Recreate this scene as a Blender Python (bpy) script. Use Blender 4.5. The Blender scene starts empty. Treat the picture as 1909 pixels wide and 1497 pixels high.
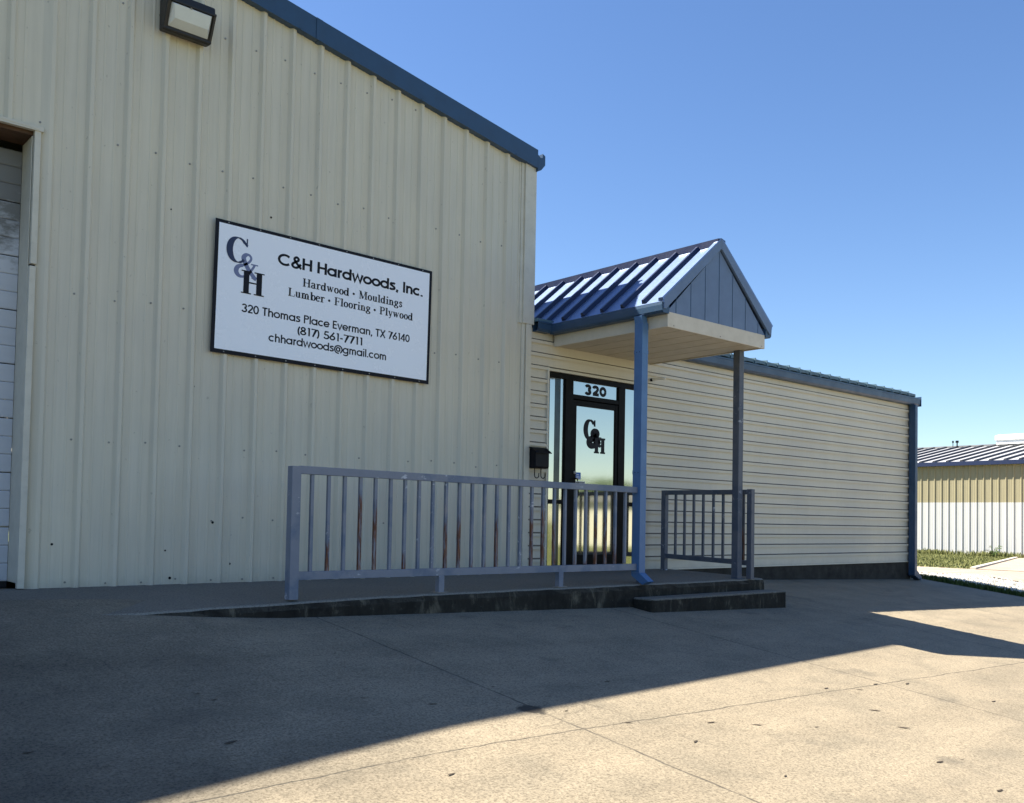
import bpy, bmesh, math, random
from mathutils import Vector, Matrix
random.seed(7)
sc = bpy.context.scene
COL = sc.collection
R = math.radians

# ---------------------------------------------------------------- camera
cam_d = bpy.data.cameras.new('camera'); cam = bpy.data.objects.new('camera', cam_d); COL.objects.link(cam)
sc.camera = cam
YAW, PITCH, ROLL, FPX = 0.7189, 0.0330, 0.0185, 1756.27
fwd = Vector((math.sin(YAW)*math.cos(PITCH), math.cos(YAW)*math.cos(PITCH), math.sin(PITCH)))
right = Vector((math.cos(YAW), -math.sin(YAW), 0)); up = right.cross(fwd)
r2 = right*math.cos(ROLL) + up*math.sin(ROLL); u2 = -right*math.sin(ROLL) + up*math.cos(ROLL)
M = Matrix((r2, u2, -fwd)).transposed().to_4x4(); M.translation = Vector((0, -8.5136, 0.569))
cam.matrix_world = M
cam_d.sensor_width = 36; cam_d.lens = 36*FPX/1909; cam_d.shift_y = 162.13/1909
cam_d.clip_start = 0.05; cam_d.clip_end = 3000

# ---------------------------------------------------------------- sky and sun
TOSUN = Vector((-0.45, 0.62, 1.0)).normalized()
ELEV = math.asin(TOSUN.z); ROT = math.atan2(TOSUN.x, TOSUN.y)
w = bpy.data.worlds.new('World'); sc.world = w; w.use_nodes = True
nt = w.node_tree; bg = nt.nodes['Background']
sky = nt.nodes.new('ShaderNodeTexSky'); sky.sky_type = 'NISHITA'; sky.sun_disc = False
sky.sun_elevation = ELEV; sky.sun_rotation = ROT; sky.air_density = 1.0; sky.dust_density = 0.25; sky.ozone_density = 3.0
hs = nt.nodes.new('ShaderNodeHueSaturation'); hs.inputs['Saturation'].default_value = 1.14; hs.inputs['Hue'].default_value = .506
nt.links.new(sky.outputs[0], hs.inputs['Color']); nt.links.new(hs.outputs[0], bg.inputs[0]); bg.inputs[1].default_value = 0.065
sd = bpy.data.lights.new('sun', 'SUN'); sd.energy = 5.0; sd.angle = R(0.5); sd.color = (1.0, 0.94, 0.82)
so = bpy.data.objects.new('sun', sd); COL.objects.link(so); so.rotation_euler = TOSUN.to_track_quat('Z', 'Y').to_euler()
so.location = (-20, 30, 40)
sc.view_settings.view_transform = 'Standard'; sc.view_settings.look = 'None'
sc.view_settings.exposure = 1.57; sc.view_settings.gamma = 1.0
sc.render.engine = 'CYCLES'

# ---------------------------------------------------------------- mesh helper
class MB:
    def __init__(s): s.v = []; s.f = []; s.m = []
    def add(s, vs, fs, mi=0):
        n = len(s.v); s.v += [tuple(v) for v in vs]
        s.f += [tuple(n+i for i in f) for f in fs]; s.m += [mi]*len(fs)
    def box(s, x0, x1, y0, y1, z0, z1, mi=0):
        vs = [(x, y, z) for z in (z0, z1) for y in (y0, y1) for x in (x0, x1)]
        s.add(vs, [(0,2,3,1),(4,5,7,6),(0,1,5,4),(2,6,7,3),(0,4,6,2),(1,3,7,5)], mi)
    def prism(s, poly, a, b, mi=0):
        """poly: list of 3D points (planar loop), extruded by vector b-a"""
        d = Vector(b)-Vector(a); n = len(poly)
        vs = [Vector(p) for p in poly]+[Vector(p)+d for p in poly]
        fs = [tuple(range(n))[::-1], tuple(range(n, 2*n))]+[(i, (i+1) % n, n+(i+1) % n, n+i) for i in range(n)]
        s.add(vs, fs, mi)
    def bar(s, p, q, w, h, mi=0, upv=(0,0,1)):
        p = Vector(p); q = Vector(q); d = (q-p).normalized(); u = Vector(upv)
        if abs(d.dot(u)) > .99: u = Vector((0,1,0))
        x = d.cross(u).normalized(); z = x.cross(d)
        vs = [c+x*(i*w/2)+z*(j*h/2) for c in (p, q) for i, j in ((-1,-1),(1,-1),(1,1),(-1,1))]
        s.add(vs, [(3,2,1,0),(4,5,6,7),(0,1,5,4),(1,2,6,5),(2,3,7,6),(3,0,4,7)], mi)
    def tube(s, pts, r, n=8, mi=0):
        pts = [Vector(p) for p in pts]; vs = []; fs = []
        for i, p in enumerate(pts):
            d = (pts[min(i+1, len(pts)-1)]-pts[max(i-1, 0)]).normalized()
            u = Vector((0,0,1)) if abs(d.z) < .95 else Vector((0,1,0))
            x = d.cross(u).normalized(); z = x.cross(d)
            for k in range(n):
                a = 2*math.pi*k/n; vs.append(p+x*math.cos(a)*r+z*math.sin(a)*r)
        for i in range(len(pts)-1):
            for k in range(n):
                fs.append((i*n+k, i*n+(k+1) % n, (i+1)*n+(k+1) % n, (i+1)*n+k))
        fs.append(tuple(range(n))[::-1]); fs.append(tuple((len(pts)-1)*n+k for k in range(n)))
        s.add(vs, fs, mi)
    def disc(s, c, nrm, r, t, n=10, mi=0):
        c = Vector(c); nrm = Vector(nrm).normalized(); s.tube([c, c+nrm*t], r, n, mi)
    def build(s, name, mats, parent=None, bevel=0, smooth=False, fix=True):
        me = bpy.data.meshes.new(name); me.from_pydata(s.v, [], s.f)
        if not isinstance(mats, (list, tuple)): mats = [mats]
        for m in mats: me.materials.append(m)
        for p, mi in zip(me.polygons, s.m): p.material_index = mi; p.use_smooth = smooth
        if fix:
            b = bmesh.new(); b.from_mesh(me); bmesh.ops.recalc_face_normals(b, faces=b.faces)
            b.to_mesh(me); b.free()
        me.update()
        o = bpy.data.objects.new(name, me); COL.objects.link(o)
        if parent: o.parent = parent
        if bevel:
            md = o.modifiers.new('bevel', 'BEVEL'); md.width = bevel; md.segments = 2; md.limit_method = 'ANGLE'; md.angle_limit = R(40)
        return o

def tag(o, label=None, cat=None, group=None, kind=None):
    if label: o['label'] = label
    if cat: o['category'] = cat
    if group: o['group'] = group
    if kind: o['kind'] = kind
    return o
def empty(name, loc, label, cat, group=None, rot=(0,0,0)):
    o = bpy.data.objects.new(name, None); COL.objects.link(o); o.location = loc; o.rotation_euler = rot
    o.empty_display_size = .3
    tag(o, label, cat, group); return o
def place(o, loc):
    """give a mesh built in world coordinates under an empty at loc the right local offset"""
    o.location = (-loc[0], -loc[1], -loc[2]); return o

# ---------------------------------------------------------------- materials
class N:
    def __init__(s, name):
        s.m = bpy.data.materials.new(name); s.m.use_nodes = True; s.t = s.m.node_tree
        s.b = s.t.nodes['Principled BSDF']; s.o = s.t.nodes['Material Output']
        s.tc = s.t.nodes.new('ShaderNodeTexCoord')
        s.geo = s.t.nodes.new('ShaderNodeNewGeometry')
        s.pos = s.geo.outputs['Position']
    def lk(s, a, b): s.t.links.new(a, b)
    def mapping(s, scale=(1,1,1), loc=(0,0,0), src=None):
        n = s.t.nodes.new('ShaderNodeMapping'); n.inputs['Scale'].default_value = scale; n.inputs['Location'].default_value = loc
        s.lk(src or s.pos, n.inputs[0]); return n.outputs[0]
    def noise(s, scale, detail=4, rough=.55, vec=None, dist=0):
        n = s.t.nodes.new('ShaderNodeTexNoise'); n.inputs['Scale'].default_value = scale; n.inputs['Detail'].default_value = detail
        n.inputs['Roughness'].default_value = rough; n.inputs['Distortion'].default_value = dist
        s.lk(vec or s.pos, n.inputs['Vector']); return n.outputs['Fac']
    def ramp(s, fac, stops):
        n = s.t.nodes.new('ShaderNodeValToRGB'); e = n.color_ramp.elements
        while len(e) < len(stops): e.new(.5)
        for el, (p, c) in zip(e, stops):
            el.position = p; el.color = (c, c, c, 1) if isinstance(c, (int, float)) else (*c, 1)
        s.lk(fac, n.inputs[0]); return n.outputs[0]
    def mix(s, fac, a, b, mode='MIX'):
        n = s.t.nodes.new('ShaderNodeMix'); n.data_type = 'RGBA'; n.blend_type = mode
        for ii, v in ((0, fac), (6, a), (7, b)):
            sock = n.inputs[ii]
            if isinstance(v, (int, float)): sock.default_value = v if ii == 0 else (v, v, v, 1)
            elif isinstance(v, tuple): sock.default_value = (*v, 1)
            else: s.lk(v, sock)
        return n.outputs[2]
    def math(s, op, a, b=0, c=None, clamp=False):
        n = s.t.nodes.new('ShaderNodeMath'); n.operation = op; n.use_clamp = clamp
        for i, v in enumerate((a, b) if c is None else (a, b, c)):
            if isinstance(v, (int, float)): n.inputs[i].default_value = v
            else: s.lk(v, n.inputs[i])
        return n.outputs[0]
    def sep(s, src=None):
        n = s.t.nodes.new('ShaderNodeSeparateXYZ'); s.lk(src or s.pos, n.inputs[0]); return n.outputs
    def bump(s, h, strength=.3, dist=.01):
        n = s.t.nodes.new('ShaderNodeBump'); n.inputs['Strength'].default_value = strength; n.inputs['Distance'].default_value = dist
        s.lk(h, n.inputs['Height']); s.lk(n.outputs[0], s.b.inputs['Normal']); return n
    def done(s, col=None, rough=None, metal=None, spec=None):
        for k, v in (('Base Color', col), ('Roughness', rough), ('Metallic', metal), ('Specular IOR Level', spec)):
            if v is None: continue
            if isinstance(v, (int, float)): s.b.inputs[k].default_value = v
            elif isinstance(v, tuple): s.b.inputs[k].default_value = (*v, 1)
            else: s.lk(v, s.b.inputs[k])
        return s.m

def painted(name, col, rough=.45, var=.12, dirt=.0, dirtcol=(.12,.10,.07), spec=.5, metal=0, scale=6, streak=None):
    n = N(name)
    a = n.noise(scale, 5, .6); f = n.ramp(a, [(.3, 1-var), (.7, 1+var*.5)])
    c = n.mix(1.0, col, f, 'MULTIPLY')
    if streak:
        v = n.mapping(streak); s_ = n.noise(3, 5, .6, v); c = n.mix(1.0, c, n.ramp(s_, [(.35, .82), (.6, 1.0)]), 'MULTIPLY')
    if dirt:
        d = n.noise(scale*2.5, 6, .7); c = n.mix(n.ramp(d, [(.55, 0), (.75, dirt)]), c, dirtcol)
    g = n.noise(60, 3); n.bump(g, .05, .002)
    rr = n.ramp(a, [(.3, min(1, rough+.1)), (.7, rough-.05)])
    return n.done(c, rr, metal, spec)

def wall_mat(name, col, base_dirt=-.07, spec=.4, ledge=False):
    """painted sheet steel with faint streaks along the run of the rain, chalking and a dirty foot"""
    n = N(name)
    c = col
    v = n.mapping((7, 7, .35)); s1 = n.noise(2.2, 5, .65, v)
    c = n.mix(1.0, c, n.ramp(s1, [(.3, (.93,.93,.92)), (.62, (1.02,1.02,1.02))] if not ledge else [(.3, (.96,.955,.94)), (.62, (1,1,1))]), 'MULTIPLY')
    big = n.noise(.7, 4, .6); c = n.mix(1.0, c, n.ramp(big, [(.35, (.93,.935,.95)), (.7, (1.03,1.02,.99))]), 'MULTIPLY')
    if ledge:   # dirt that has settled on the ledges of the horizontal ribs
        nz = n.sep(n.geo.outputs['Normal'])[2]
        c = n.mix(n.ramp(nz, [(.2, 0), (.5, .9)]), c, (.085,.064,.04))
    z = n.sep()[2]
    zz = n.math('ADD', z, n.math('MULTIPLY', n.noise(5, 4), .25))
    foot = n.ramp(n.math('MULTIPLY', n.math('SUBTRACT', zz, base_dirt), 1.6, clamp=True), [(.0, .35), (.32, 0)])
    c = n.mix(foot, c, (.13,.115,.09))
    sp = n.noise(26, 2, .5, n.mapping((1, 1, .8))); c = n.mix(n.ramp(sp, [(.70, 0), (.76, .35)]), c, (.20,.17,.12))
    n.bump(n.noise(1.6, 3, .5, n.mapping((1.6,1,.45))), .45, .014)
    return n.done(c, n.ramp(big, [(.3, .55), (.7, .4)]), 0, spec)

M_MAIN = wall_mat('cream_grey_steel', (.665,.615,.49))
M_ANNEX = wall_mat('beige_steel', (.65,.605,.50), base_dirt=-.08, ledge=True)
M_TRIMW = painted('cream_trim_paint', (.63,.59,.48), .5, .08, .15)
M_SOFFIT = painted('beige_soffit_paint', (.62,.56,.45), .5, .08, .12)
M_NAVY = painted('navy_trim_paint', (.030,.070,.135), .38, .12, .05, (.15,.14,.12))
M_BLUE = painted('blue_downspout_paint', (.070,.165,.34), .38, .10, .10, (.10,.14,.22))
M_GABLE = painted('slate_blue_paint', (.125,.185,.30), .5, .06)
M_TEAL = painted('weathered_teal_paint', (.085,.155,.20), .5, .2, .2)
M_BLACK = painted('black_anodised_frame', (.003,.0028,.0028), .5, .1, spec=.12)
M_BLKBOX = painted('black_enamel', (.006,.006,.009), .5, .1, spec=.2)
M_INK = painted('black_vinyl', (.008,.008,.012), .5, .02, spec=.2)
M_NAVYINK = painted('navy_vinyl', (.018,.03,.085), .5, .02)
M_GREYINK = painted('grey_blue_vinyl', (.17,.20,.34), .5, .02)
M_SIGN = painted('white_sign_face', (.92,.93,.96), .22, .0, 0, spec=.8)
M_SCREW = painted('screw_metal', (.27,.26,.235), .5, .3, 0, metal=.3)
M_LAMPBODY = painted('bronze_lamp_housing', (.018,.016,.014), .5, .2)
M_WHITE = painted('white_plastic', (.75,.75,.72), .4, .05)
M_YELLOW = painted('yellow_kerb_paint', (.75,.60,.12), .6, .1)
M_STICK = painted('blue_sticker', (.02,.12,.45), .4, .02)
M_DARKIN = painted('dark_interior', (.015,.015,.014), .9, .1)
M_WOOD = painted('rusty_brown_header', (.10,.05,.025), .8, .4, .5)
def mat_door():
    n = N('grimy_shaded_door_steel'); z = n.sep()[2]
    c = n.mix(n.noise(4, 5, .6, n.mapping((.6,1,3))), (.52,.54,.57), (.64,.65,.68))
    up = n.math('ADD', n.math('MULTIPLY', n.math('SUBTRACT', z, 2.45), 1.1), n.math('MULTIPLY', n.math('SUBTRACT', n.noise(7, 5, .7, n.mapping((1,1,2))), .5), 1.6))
    c = n.mix(n.ramp(up, [(.25, 0), (.75, .8)]), c, (.10,.095,.075))  # recess shade and grime painted into the colour towards the door top
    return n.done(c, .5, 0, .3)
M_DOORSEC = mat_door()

def mat_roof():
    n = N('blue_steel_roof')
    a = n.noise(3, 4); c = n.mix(a, (.13,.20,.36), (.17,.24,.40))
    v = n.noise(30, 3)
    n.bump(n.noise(4, 3), .1, .01)
    n.b.inputs['Coat Weight'].default_value = .0
    return n.done(c, n.ramp(v, [(.3, .38), (.7, .44)]), .5, 1.0)
M_ROOF = mat_roof()
M_SEAM = painted('dark_navy_seam_paint', (.012,.020,.060), .35, .12)
def mat_roof2():
    n = N('grey_steel_roof'); a = n.noise(.8, 4)
    return n.done(n.mix(a, (.17,.17,.175), (.25,.25,.25)), .55, .0, .4)
M_ROOFG = mat_roof2()

def mat_rail(name='chipped_grey_blue_paint', RK=1.0):
    n = N(name)
    a = n.noise(9, 5, .6); c = n.mix(a, tuple(v*RK for v in (.18,.20,.245)), tuple(v*RK for v in (.24,.262,.31)))
    blue = n.noise(3.1, 4, .6, n.mapping((1,1,1), (5,2,1))); c = n.mix(n.ramp(blue, [(.50, 0), (.62, .75)]), c, (.115*RK,.155*RK,.225*RK))
    chip = n.noise(16, 6, .7, n.mapping((.5,1,1))); reg = n.noise(1.3, 2)
    chipm = n.math('MULTIPLY', n.ramp(chip, [(.60, 0), (.64, 1)]), n.ramp(reg, [(.50, 0), (.60, 1)]))
    c = n.mix(chipm, c, (.50,.53,.58))
    z = n.sep(n.tc.outputs['Object'])[2]
    at = n.t.nodes.new('ShaderNodeAttribute'); at.attribute_type = 'OBJECT'; at.attribute_name = 'rust'
    rust = at.outputs['Fac']
    # rust rises from the foot of a baluster (local z 0) to the height stored on it
    nz = n.math('ADD', z, n.math('MULTIPLY', n.math('SUBTRACT', n.noise(38, 5, .7, n.mapping((1,1,.16))), .5), .55))
    rm = n.math('MULTIPLY', n.math('SUBTRACT', rust, nz), 9, clamp=True)
    rm = n.math('MULTIPLY', rm, n.ramp(rust, [(.01, 0), (.03, 1)]))
    patch = n.ramp(n.noise(60, 5, .7, n.mapping((1,1,.09), (3,1,7))), [(.40, .05), (.52, 1)])
    rm = n.math('MULTIPLY', rm, patch)
    rc = n.ramp(n.noise(75, 4, .7, n.mapping((1,1,.06))), [(.32, (.030,.012,.008)), (.5, (.12,.038,.016)), (.68, (.27,.13,.06))])
    c = n.mix(rm, c, rc)
    pale = n.math('MULTIPLY', n.ramp(n.noise(14, 4, .6, n.mapping((1,1,.2), (9,4,2))), [(.58,0),(.66,.5)]), n.ramp(rust, [(.01,0),(.03,1)]))
    c = n.mix(pale, c, (.36,.31,.28))
    n.bump(n.noise(40, 5), .25, .003)
    return n.done(c, .55, 0, .35)
M_RAIL = mat_rail(); M_RAIL2 = mat_rail('dark_blue_grey_paint', .52)

def mat_concrete(name, base=(.288,.240,.170), joints=True, slabtop=False, dark=1.0):
    n = N(name)
    x, y, z = n.sep()
    c = n.mix(n.noise(.45, 5, .6), tuple(v*.86*dark for v in base), tuple(v*1.08*dark for v in base))
    st = n.noise(1.7, 6, .65, None, .4); c = n.mix(1.0, c, n.ramp(st, [(.3, (.78,.79,.80)), (.58, (1.02,1.01,1.0))]), 'MULTIPLY')
    # broom drag / tyre streaks roughly along the drive
    tr = n.noise(1.0, 5, .6, n.mapping((.35, 2.2, 1), (3,0,0))); c = n.mix(1.0, c, n.ramp(tr, [(.32, .86), (.55, 1.0)]), 'MULTIPLY')
    if joints:   # vignette painted into the colour as grime before the overhead door, ragged edge
        vig = n.math('ADD', n.math('MULTIPLY', x, -.34), n.math('MULTIPLY', n.noise(.9, 5, .65), 2.2))
        c = n.mix(1.0, c, n.ramp(vig, [(.0, (1,1,1)), (.95, (.52,.53,.55))]), 'MULTIPLY')
    # exposed aggregate
    agn = n.t.nodes.new('ShaderNodeTexVoronoi'); agn.inputs['Scale'].default_value = 95; n.lk(n.pos, agn.inputs['Vector'])
    ag = n.noise(72, 3, .75); c = n.mix(1.0, c, n.ramp(ag, [(.36, (.56,.55,.54)), (.50, (1,1,1)), (.66, (1.25,1.25,1.24))]), 'MULTIPLY')
    ag2 = n.noise(31, 4, .8); c = n.mix(1.0, c, n.ramp(ag2, [(.36, .86), (.5, 1.0), (.64, 1.08)]), 'MULTIPLY')
    # faint tyre tracks curving over the yard, and hairline cracks
    cur = n.math('ADD', y, n.math('MULTIPLY', n.math('SINE', n.math('MULTIPLY', x, .35)), .8))
    for off in (-6.9, -5.35, -3.1):
        tm = n.math('SUBTRACT', 1.0, n.math('DIVIDE', n.math('ABSOLUTE', n.math('SUBTRACT', n.math('ADD', cur, n.math('MULTIPLY', n.noise(3, 3), .12)), off)), .17), clamp=True)
        c = n.mix(n.math('MULTIPLY', n.math('MULTIPLY', tm, n.ramp(n.noise(2.2, 5, .7), [(.4, 0), (.6, 1)])), .30), c, (.10,.09,.07))
    ck = n.t.nodes.new('ShaderNodeTexVoronoi'); ck.feature = 'DISTANCE_TO_EDGE'; ck.inputs['Scale'].default_value = .33
    wv = n.t.nodes.new('ShaderNodeVectorMath'); wv.operation = 'ADD'; n.lk(n.pos, wv.inputs[0])
    nz_ = n.t.nodes.new('ShaderNodeTexNoise'); nz_.inputs['Scale'].default_value = 3.5; nz_.inputs['Detail'].default_value = 5; n.lk(n.pos, nz_.inputs['Vector'])
    sc_ = n.t.nodes.new('ShaderNodeVectorMath'); sc_.operation = 'SCALE'; sc_.inputs['Scale'].default_value = .35; n.lk(nz_.outputs['Color'], sc_.inputs[0]); n.lk(sc_.outputs[0], wv.inputs[1])
    n.lk(wv.outputs[0], ck.inputs['Vector'])
    cm = n.math('MULTIPLY', n.ramp(ck.outputs['Distance'], [(.0, 1), (.0035, 0)]), n.ramp(n.noise(.55, 2), [(.56, 0), (.64, .4)]))
    c = n.mix(cm, c, (.06,.05,.04))
    # dark oily spots
    oil = n.noise(1.9, 4, .55, n.mapping((1, 1, 1), (11, 4, 0))); c = n.mix(n.ramp(oil, [(.62, 0), (.74, .40)]), c, (.07,.065,.055))
    if joints:
        wob = n.math('MULTIPLY', n.math('SUBTRACT', n.noise(2.5, 4), .5), .05)
        wob2 = n.math('MULTIPLY', n.math('SUBTRACT', n.noise(14, 4), .5), .02)
        wb = n.math('ADD', wob, wob2)
        def line(coord, off, period, width):
            u = n.math('ADD', n.math('SUBTRACT', coord, off), wb)
            m = n.math('ABSOLUTE', n.math('SUBTRACT', n.math('FRACT', n.math('ADD', n.math('DIVIDE', u, period), .5)), .5))
            return n.math('SUBTRACT', 1.0, n.math('DIVIDE', m, width/period), clamp=True)
        j = n.math('MAXIMUM', line(x, 3.93, 3.52, .013), line(y, -4.69, 4.9, .010))
        gap = n.ramp(n.noise(7, 4), [(.35, .55), (.55, 1)])
        j = n.math('MULTIPLY', j, gap)
        c = n.mix(n.math('MULTIPLY', j, .95), c, (.05,.045,.038))
        # broken patch on the joint
        d = n.t.nodes.new('ShaderNodeVectorMath'); d.operation = 'DISTANCE'
        mp = n.mapping((1,1,0)); n.lk(mp, d.inputs[0]); d.inputs[1].default_value = (3.90,-4.27,0)
        dd = n.math('ADD', d.outputs['Value'], n.math('MULTIPLY', n.math('SUBTRACT', n.noise(9, 4), .5), .22))
        c = n.mix(n.math('MULTIPLY', n.math('SUBTRACT', .10, dd), 30, clamp=True), c, (.055,.048,.038))
        h = n.math('SUBTRACT', n.math('MULTIPLY', ag, .25), n.math('MULTIPLY', j, 1.2))
        n.bump(h, .5, .006)
    else:
        n.bump(ag, .5, .004)
    return n.done(c, .85, 0, .25)
M_CONC = mat_concrete('broom_finish_concrete')

def mat_slab():
    n = N('stained_slab_concrete'); x, y, z = n.sep()
    base = n.mix(n.noise(.9, 5, .6), (.17,.15,.12), (.245,.215,.17))
    ag = n.noise(70, 3, .7); base = n.mix(1.0, base, n.ramp(ag, [(.34,(.6,.59,.57)),(.5,(1,1,1)),(.68,(1.2,1.2,1.18))]), 'MULTIPLY')
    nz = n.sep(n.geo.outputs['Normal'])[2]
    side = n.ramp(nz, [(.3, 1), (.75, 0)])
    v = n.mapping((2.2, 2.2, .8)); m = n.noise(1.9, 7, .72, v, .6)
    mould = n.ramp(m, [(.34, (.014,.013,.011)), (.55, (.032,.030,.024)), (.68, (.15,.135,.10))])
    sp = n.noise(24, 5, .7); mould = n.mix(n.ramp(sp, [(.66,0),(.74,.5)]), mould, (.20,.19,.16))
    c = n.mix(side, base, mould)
    edge = n.math('MULTIPLY', n.ramp(n.noise(6, 5, .7), [(.5, 0), (.7, .25)]), side)
    c = n.mix(edge, c, (.12,.11,.09))
    lip = n.math('MULTIPLY', n.ramp(nz, [(.25, 0), (.5, 1)]), n.ramp(nz, [(.86, 1), (.97, 0)]))  # edge highlight painted into the colour of the rounded lip
    c = n.mix(n.math('MULTIPLY', lip, n.ramp(ag, [(.4, .3), (.55, .9)])), c, (.30,.28,.23))
    n.bump(n.noise(30, 5, .7), .6, .008)
    return n.done(c, .9, 0, .2)
M_SLAB = mat_slab()
M_FOUND = painted('dark_stained_foundation', (.045,.042,.036), .9, .35, .4, (.09,.085,.07), spec=.2, scale=5)

def mat_glass():
    # mirror-film glazing: reflects the yard and the sky, nearly opaque
    n = N('reflective_film_glass')
    w_ = n.noise(1.1, 2, .4, n.mapping((1.6,1,.35))); n.bump(w_, .035, .02)
    n.b.inputs['Coat Weight'].default_value = .3
    return n.done((.50,.49,.43), .05, 1.0, .5)
M_GLASS = mat_glass()
M_DKGREEN = painted('dark_green_gloss', (.012,.028,.028), .15, .1, spec=.6)
def mat_frost():
    n = N('lamp_prismatic_glass')
    v = n.t.nodes.new('ShaderNodeTexWave'); v.inputs['Scale'].default_value = 55; v.bands_direction = 'X'; n.lk(n.pos, v.inputs['Vector'])
    n.bump(v.outputs['Fac'], .4, .003)
    c = n.mix(n.noise(9, 4), (.60,.62,.60), (.74,.76,.73))
    return n.done(c, .18, .0, .8)
M_LENS = mat_frost()
def mat_grass(name, a, b):
    n = N(name); oi = n.noise(3, 3); c = n.mix(oi, a, b); return n.done(c, .7, 0, .2)
M_GRASS = mat_grass('grass_blades', (.10,.125,.035), (.25,.235,.095))
M_WEED = mat_grass('weed_leaves', (.035,.065,.016), (.09,.13,.035))
M_SOIL = painted('turf_soil', (.13,.14,.055), .9, .3, .4, (.2,.17,.12), scale=1.5)
M_LEAFD = painted('dead_leaf', (.05,.035,.022), .8, .3)
M_TREE = mat_grass('tree_leaves', (.04,.075,.02), (.09,.13,.035))
M_BARK = painted('bark', (.09,.07,.05), .9, .3)

def mat_twotone():
    # far wall: tan above, white below a straight masking line, both faded
    n = N('tan_over_white_steel'); z = n.sep()[2]
    f = n.math('GREATER_THAN', z, 1.735)
    tan = n.mix(n.noise(2, 5, .6, n.mapping((1,6,.5))), (.25,.22,.135), (.32,.285,.185))
    wh = n.mix(n.noise(2, 5, .6, n.mapping((1,6,.5))), (.42,.42,.41), (.52,.52,.505))
    c = n.mix(f, wh, tan)
    low = n.ramp(n.math('ADD', z, n.math('MULTIPLY', n.noise(4, 4), .3)), [(.0, .35), (.2, 0)])
    return n.done(c, .55, 0, .3)
M_FAR = mat_twotone()
def mat_gravel():
    n = N('white_gravel'); vo = n.t.nodes.new('ShaderNodeTexVoronoi'); vo.inputs['Scale'].default_value = 14; n.lk(n.pos, vo.inputs['Vector'])
    c = n.mix(n.ramp(vo.outputs['Distance'], [(.2, 0), (.6, 1)]), (.55,.53,.48), (.16,.14,.11))
    n.bump(vo.outputs['Distance'], 1, .04); return n.done(c, .9, 0, .2)
M_GRAVEL = mat_gravel()
M_STONE = painted('white_stone', (.58,.56,.51), .9, .25, scale=20)

M_ROOFP = painted('pale_grey_roof_paint', (.40,.40,.41), .5, .1)
# ---------------------------------------------------------------- terrain
def sm(a, b, x):
    t = min(1, max(0, (x-a)/(b-a))); return t*t*(3-2*t)
def gz(x, y):
    A = .032-.026*min(max(x, -12), 17.5)-.0106*min(max(0, x-17.5), 60)
    yy = min(y, 0)
    if yy > -9: s = .119*yy
    elif yy > -14: s = -1.071
    else: s = -1.071+.75*sm(-14, -34, yy)
    z = A+s
    near = -.088+.036*yy
    if yy > -4: z = min(z, near) if z-near > -.02 else z
    if x < 3.3: z -= .032*(3.3-max(x, -2))**1.15*sm(-2.0, -4.2, y)
    z += .055*(1-sm(2.2, 3.8, x))*sm(-3.2, -1.6, y)*(1 if y < -.9 else 0)
    return z
def sheet(name, xs, ys, dz, mat, fn=gz, keep=None):
    mb = MB(); ids = {}
    for j, y in enumerate(ys):
        for i, x in enumerate(xs):
            ids[i, j] = len(mb.v); mb.v.append((x, y, fn(x, y)+dz))
    for j in range(len(ys)-1):
        for i in range(len(xs)-1):
            if keep and not keep((xs[i]+xs[i+1])/2, (ys[j]+ys[j+1])/2): continue
            mb.f.append((ids[i, j], ids[i+1, j], ids[i+1, j+1], ids[i, j+1])); mb.m.append(0)
    return mb.build(name, mat, smooth=True, fix=False)
def lin(a, b, n): return [a+(b-a)*i/n for i in range(n+1)]
def frange(segs):
    out = []
    for a, b, st in segs: out += lin(a, b, max(1, round((b-a)/st)))[:-1]
    return out+[segs[-1][1]]
# ground: everything under and around; soil and dry turf beyond the concrete yard
def mat_ground():
    n = N('turf_and_soil'); c = n.mix(n.noise(.5, 6, .65), (.06,.09,.025), (.15,.15,.06))
    c = n.mix(n.ramp(n.noise(2.5, 5, .7), [(.55,0),(.7,.7)]), c, (.20,.165,.11)); n.bump(n.noise(9, 5), .8, .05); return n.done(c, .95, 0, .1)
M_GROUND = mat_ground()
gx = frange([(-700,-100,60),(-100,-20,8),(-20,0,1),(0,12,.25),(12,30,.5),(30,60,2),(60,120,8),(120,900,60)])
gy = frange([(-900,-120,60),(-120,-40,5),(-40,-12,1),(-12,-5,.5),(-5,.5,.2),(.5,20,1.5),(20,80,8),(80,900,60)])
g = sheet('ground', gx, gy, -.03, M_GROUND, fn=lambda x, y: gz(x, y)-(.25 if y > .3 and x < 17.5 else 0))
tag(g, kind='structure')
# concrete yard
yx = frange([(-20,0,1),(0,12,.2),(12,17.8,.4)])+[17.95, 18.05]
yy_ = frange([(-17,-5,.4),(-5,-1.0,.15),(-1.0,0,.2)])+[.25]
g = sheet('yard_pavement', yx, yy_, 0, M_CONC); tag(g, kind='structure')
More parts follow.
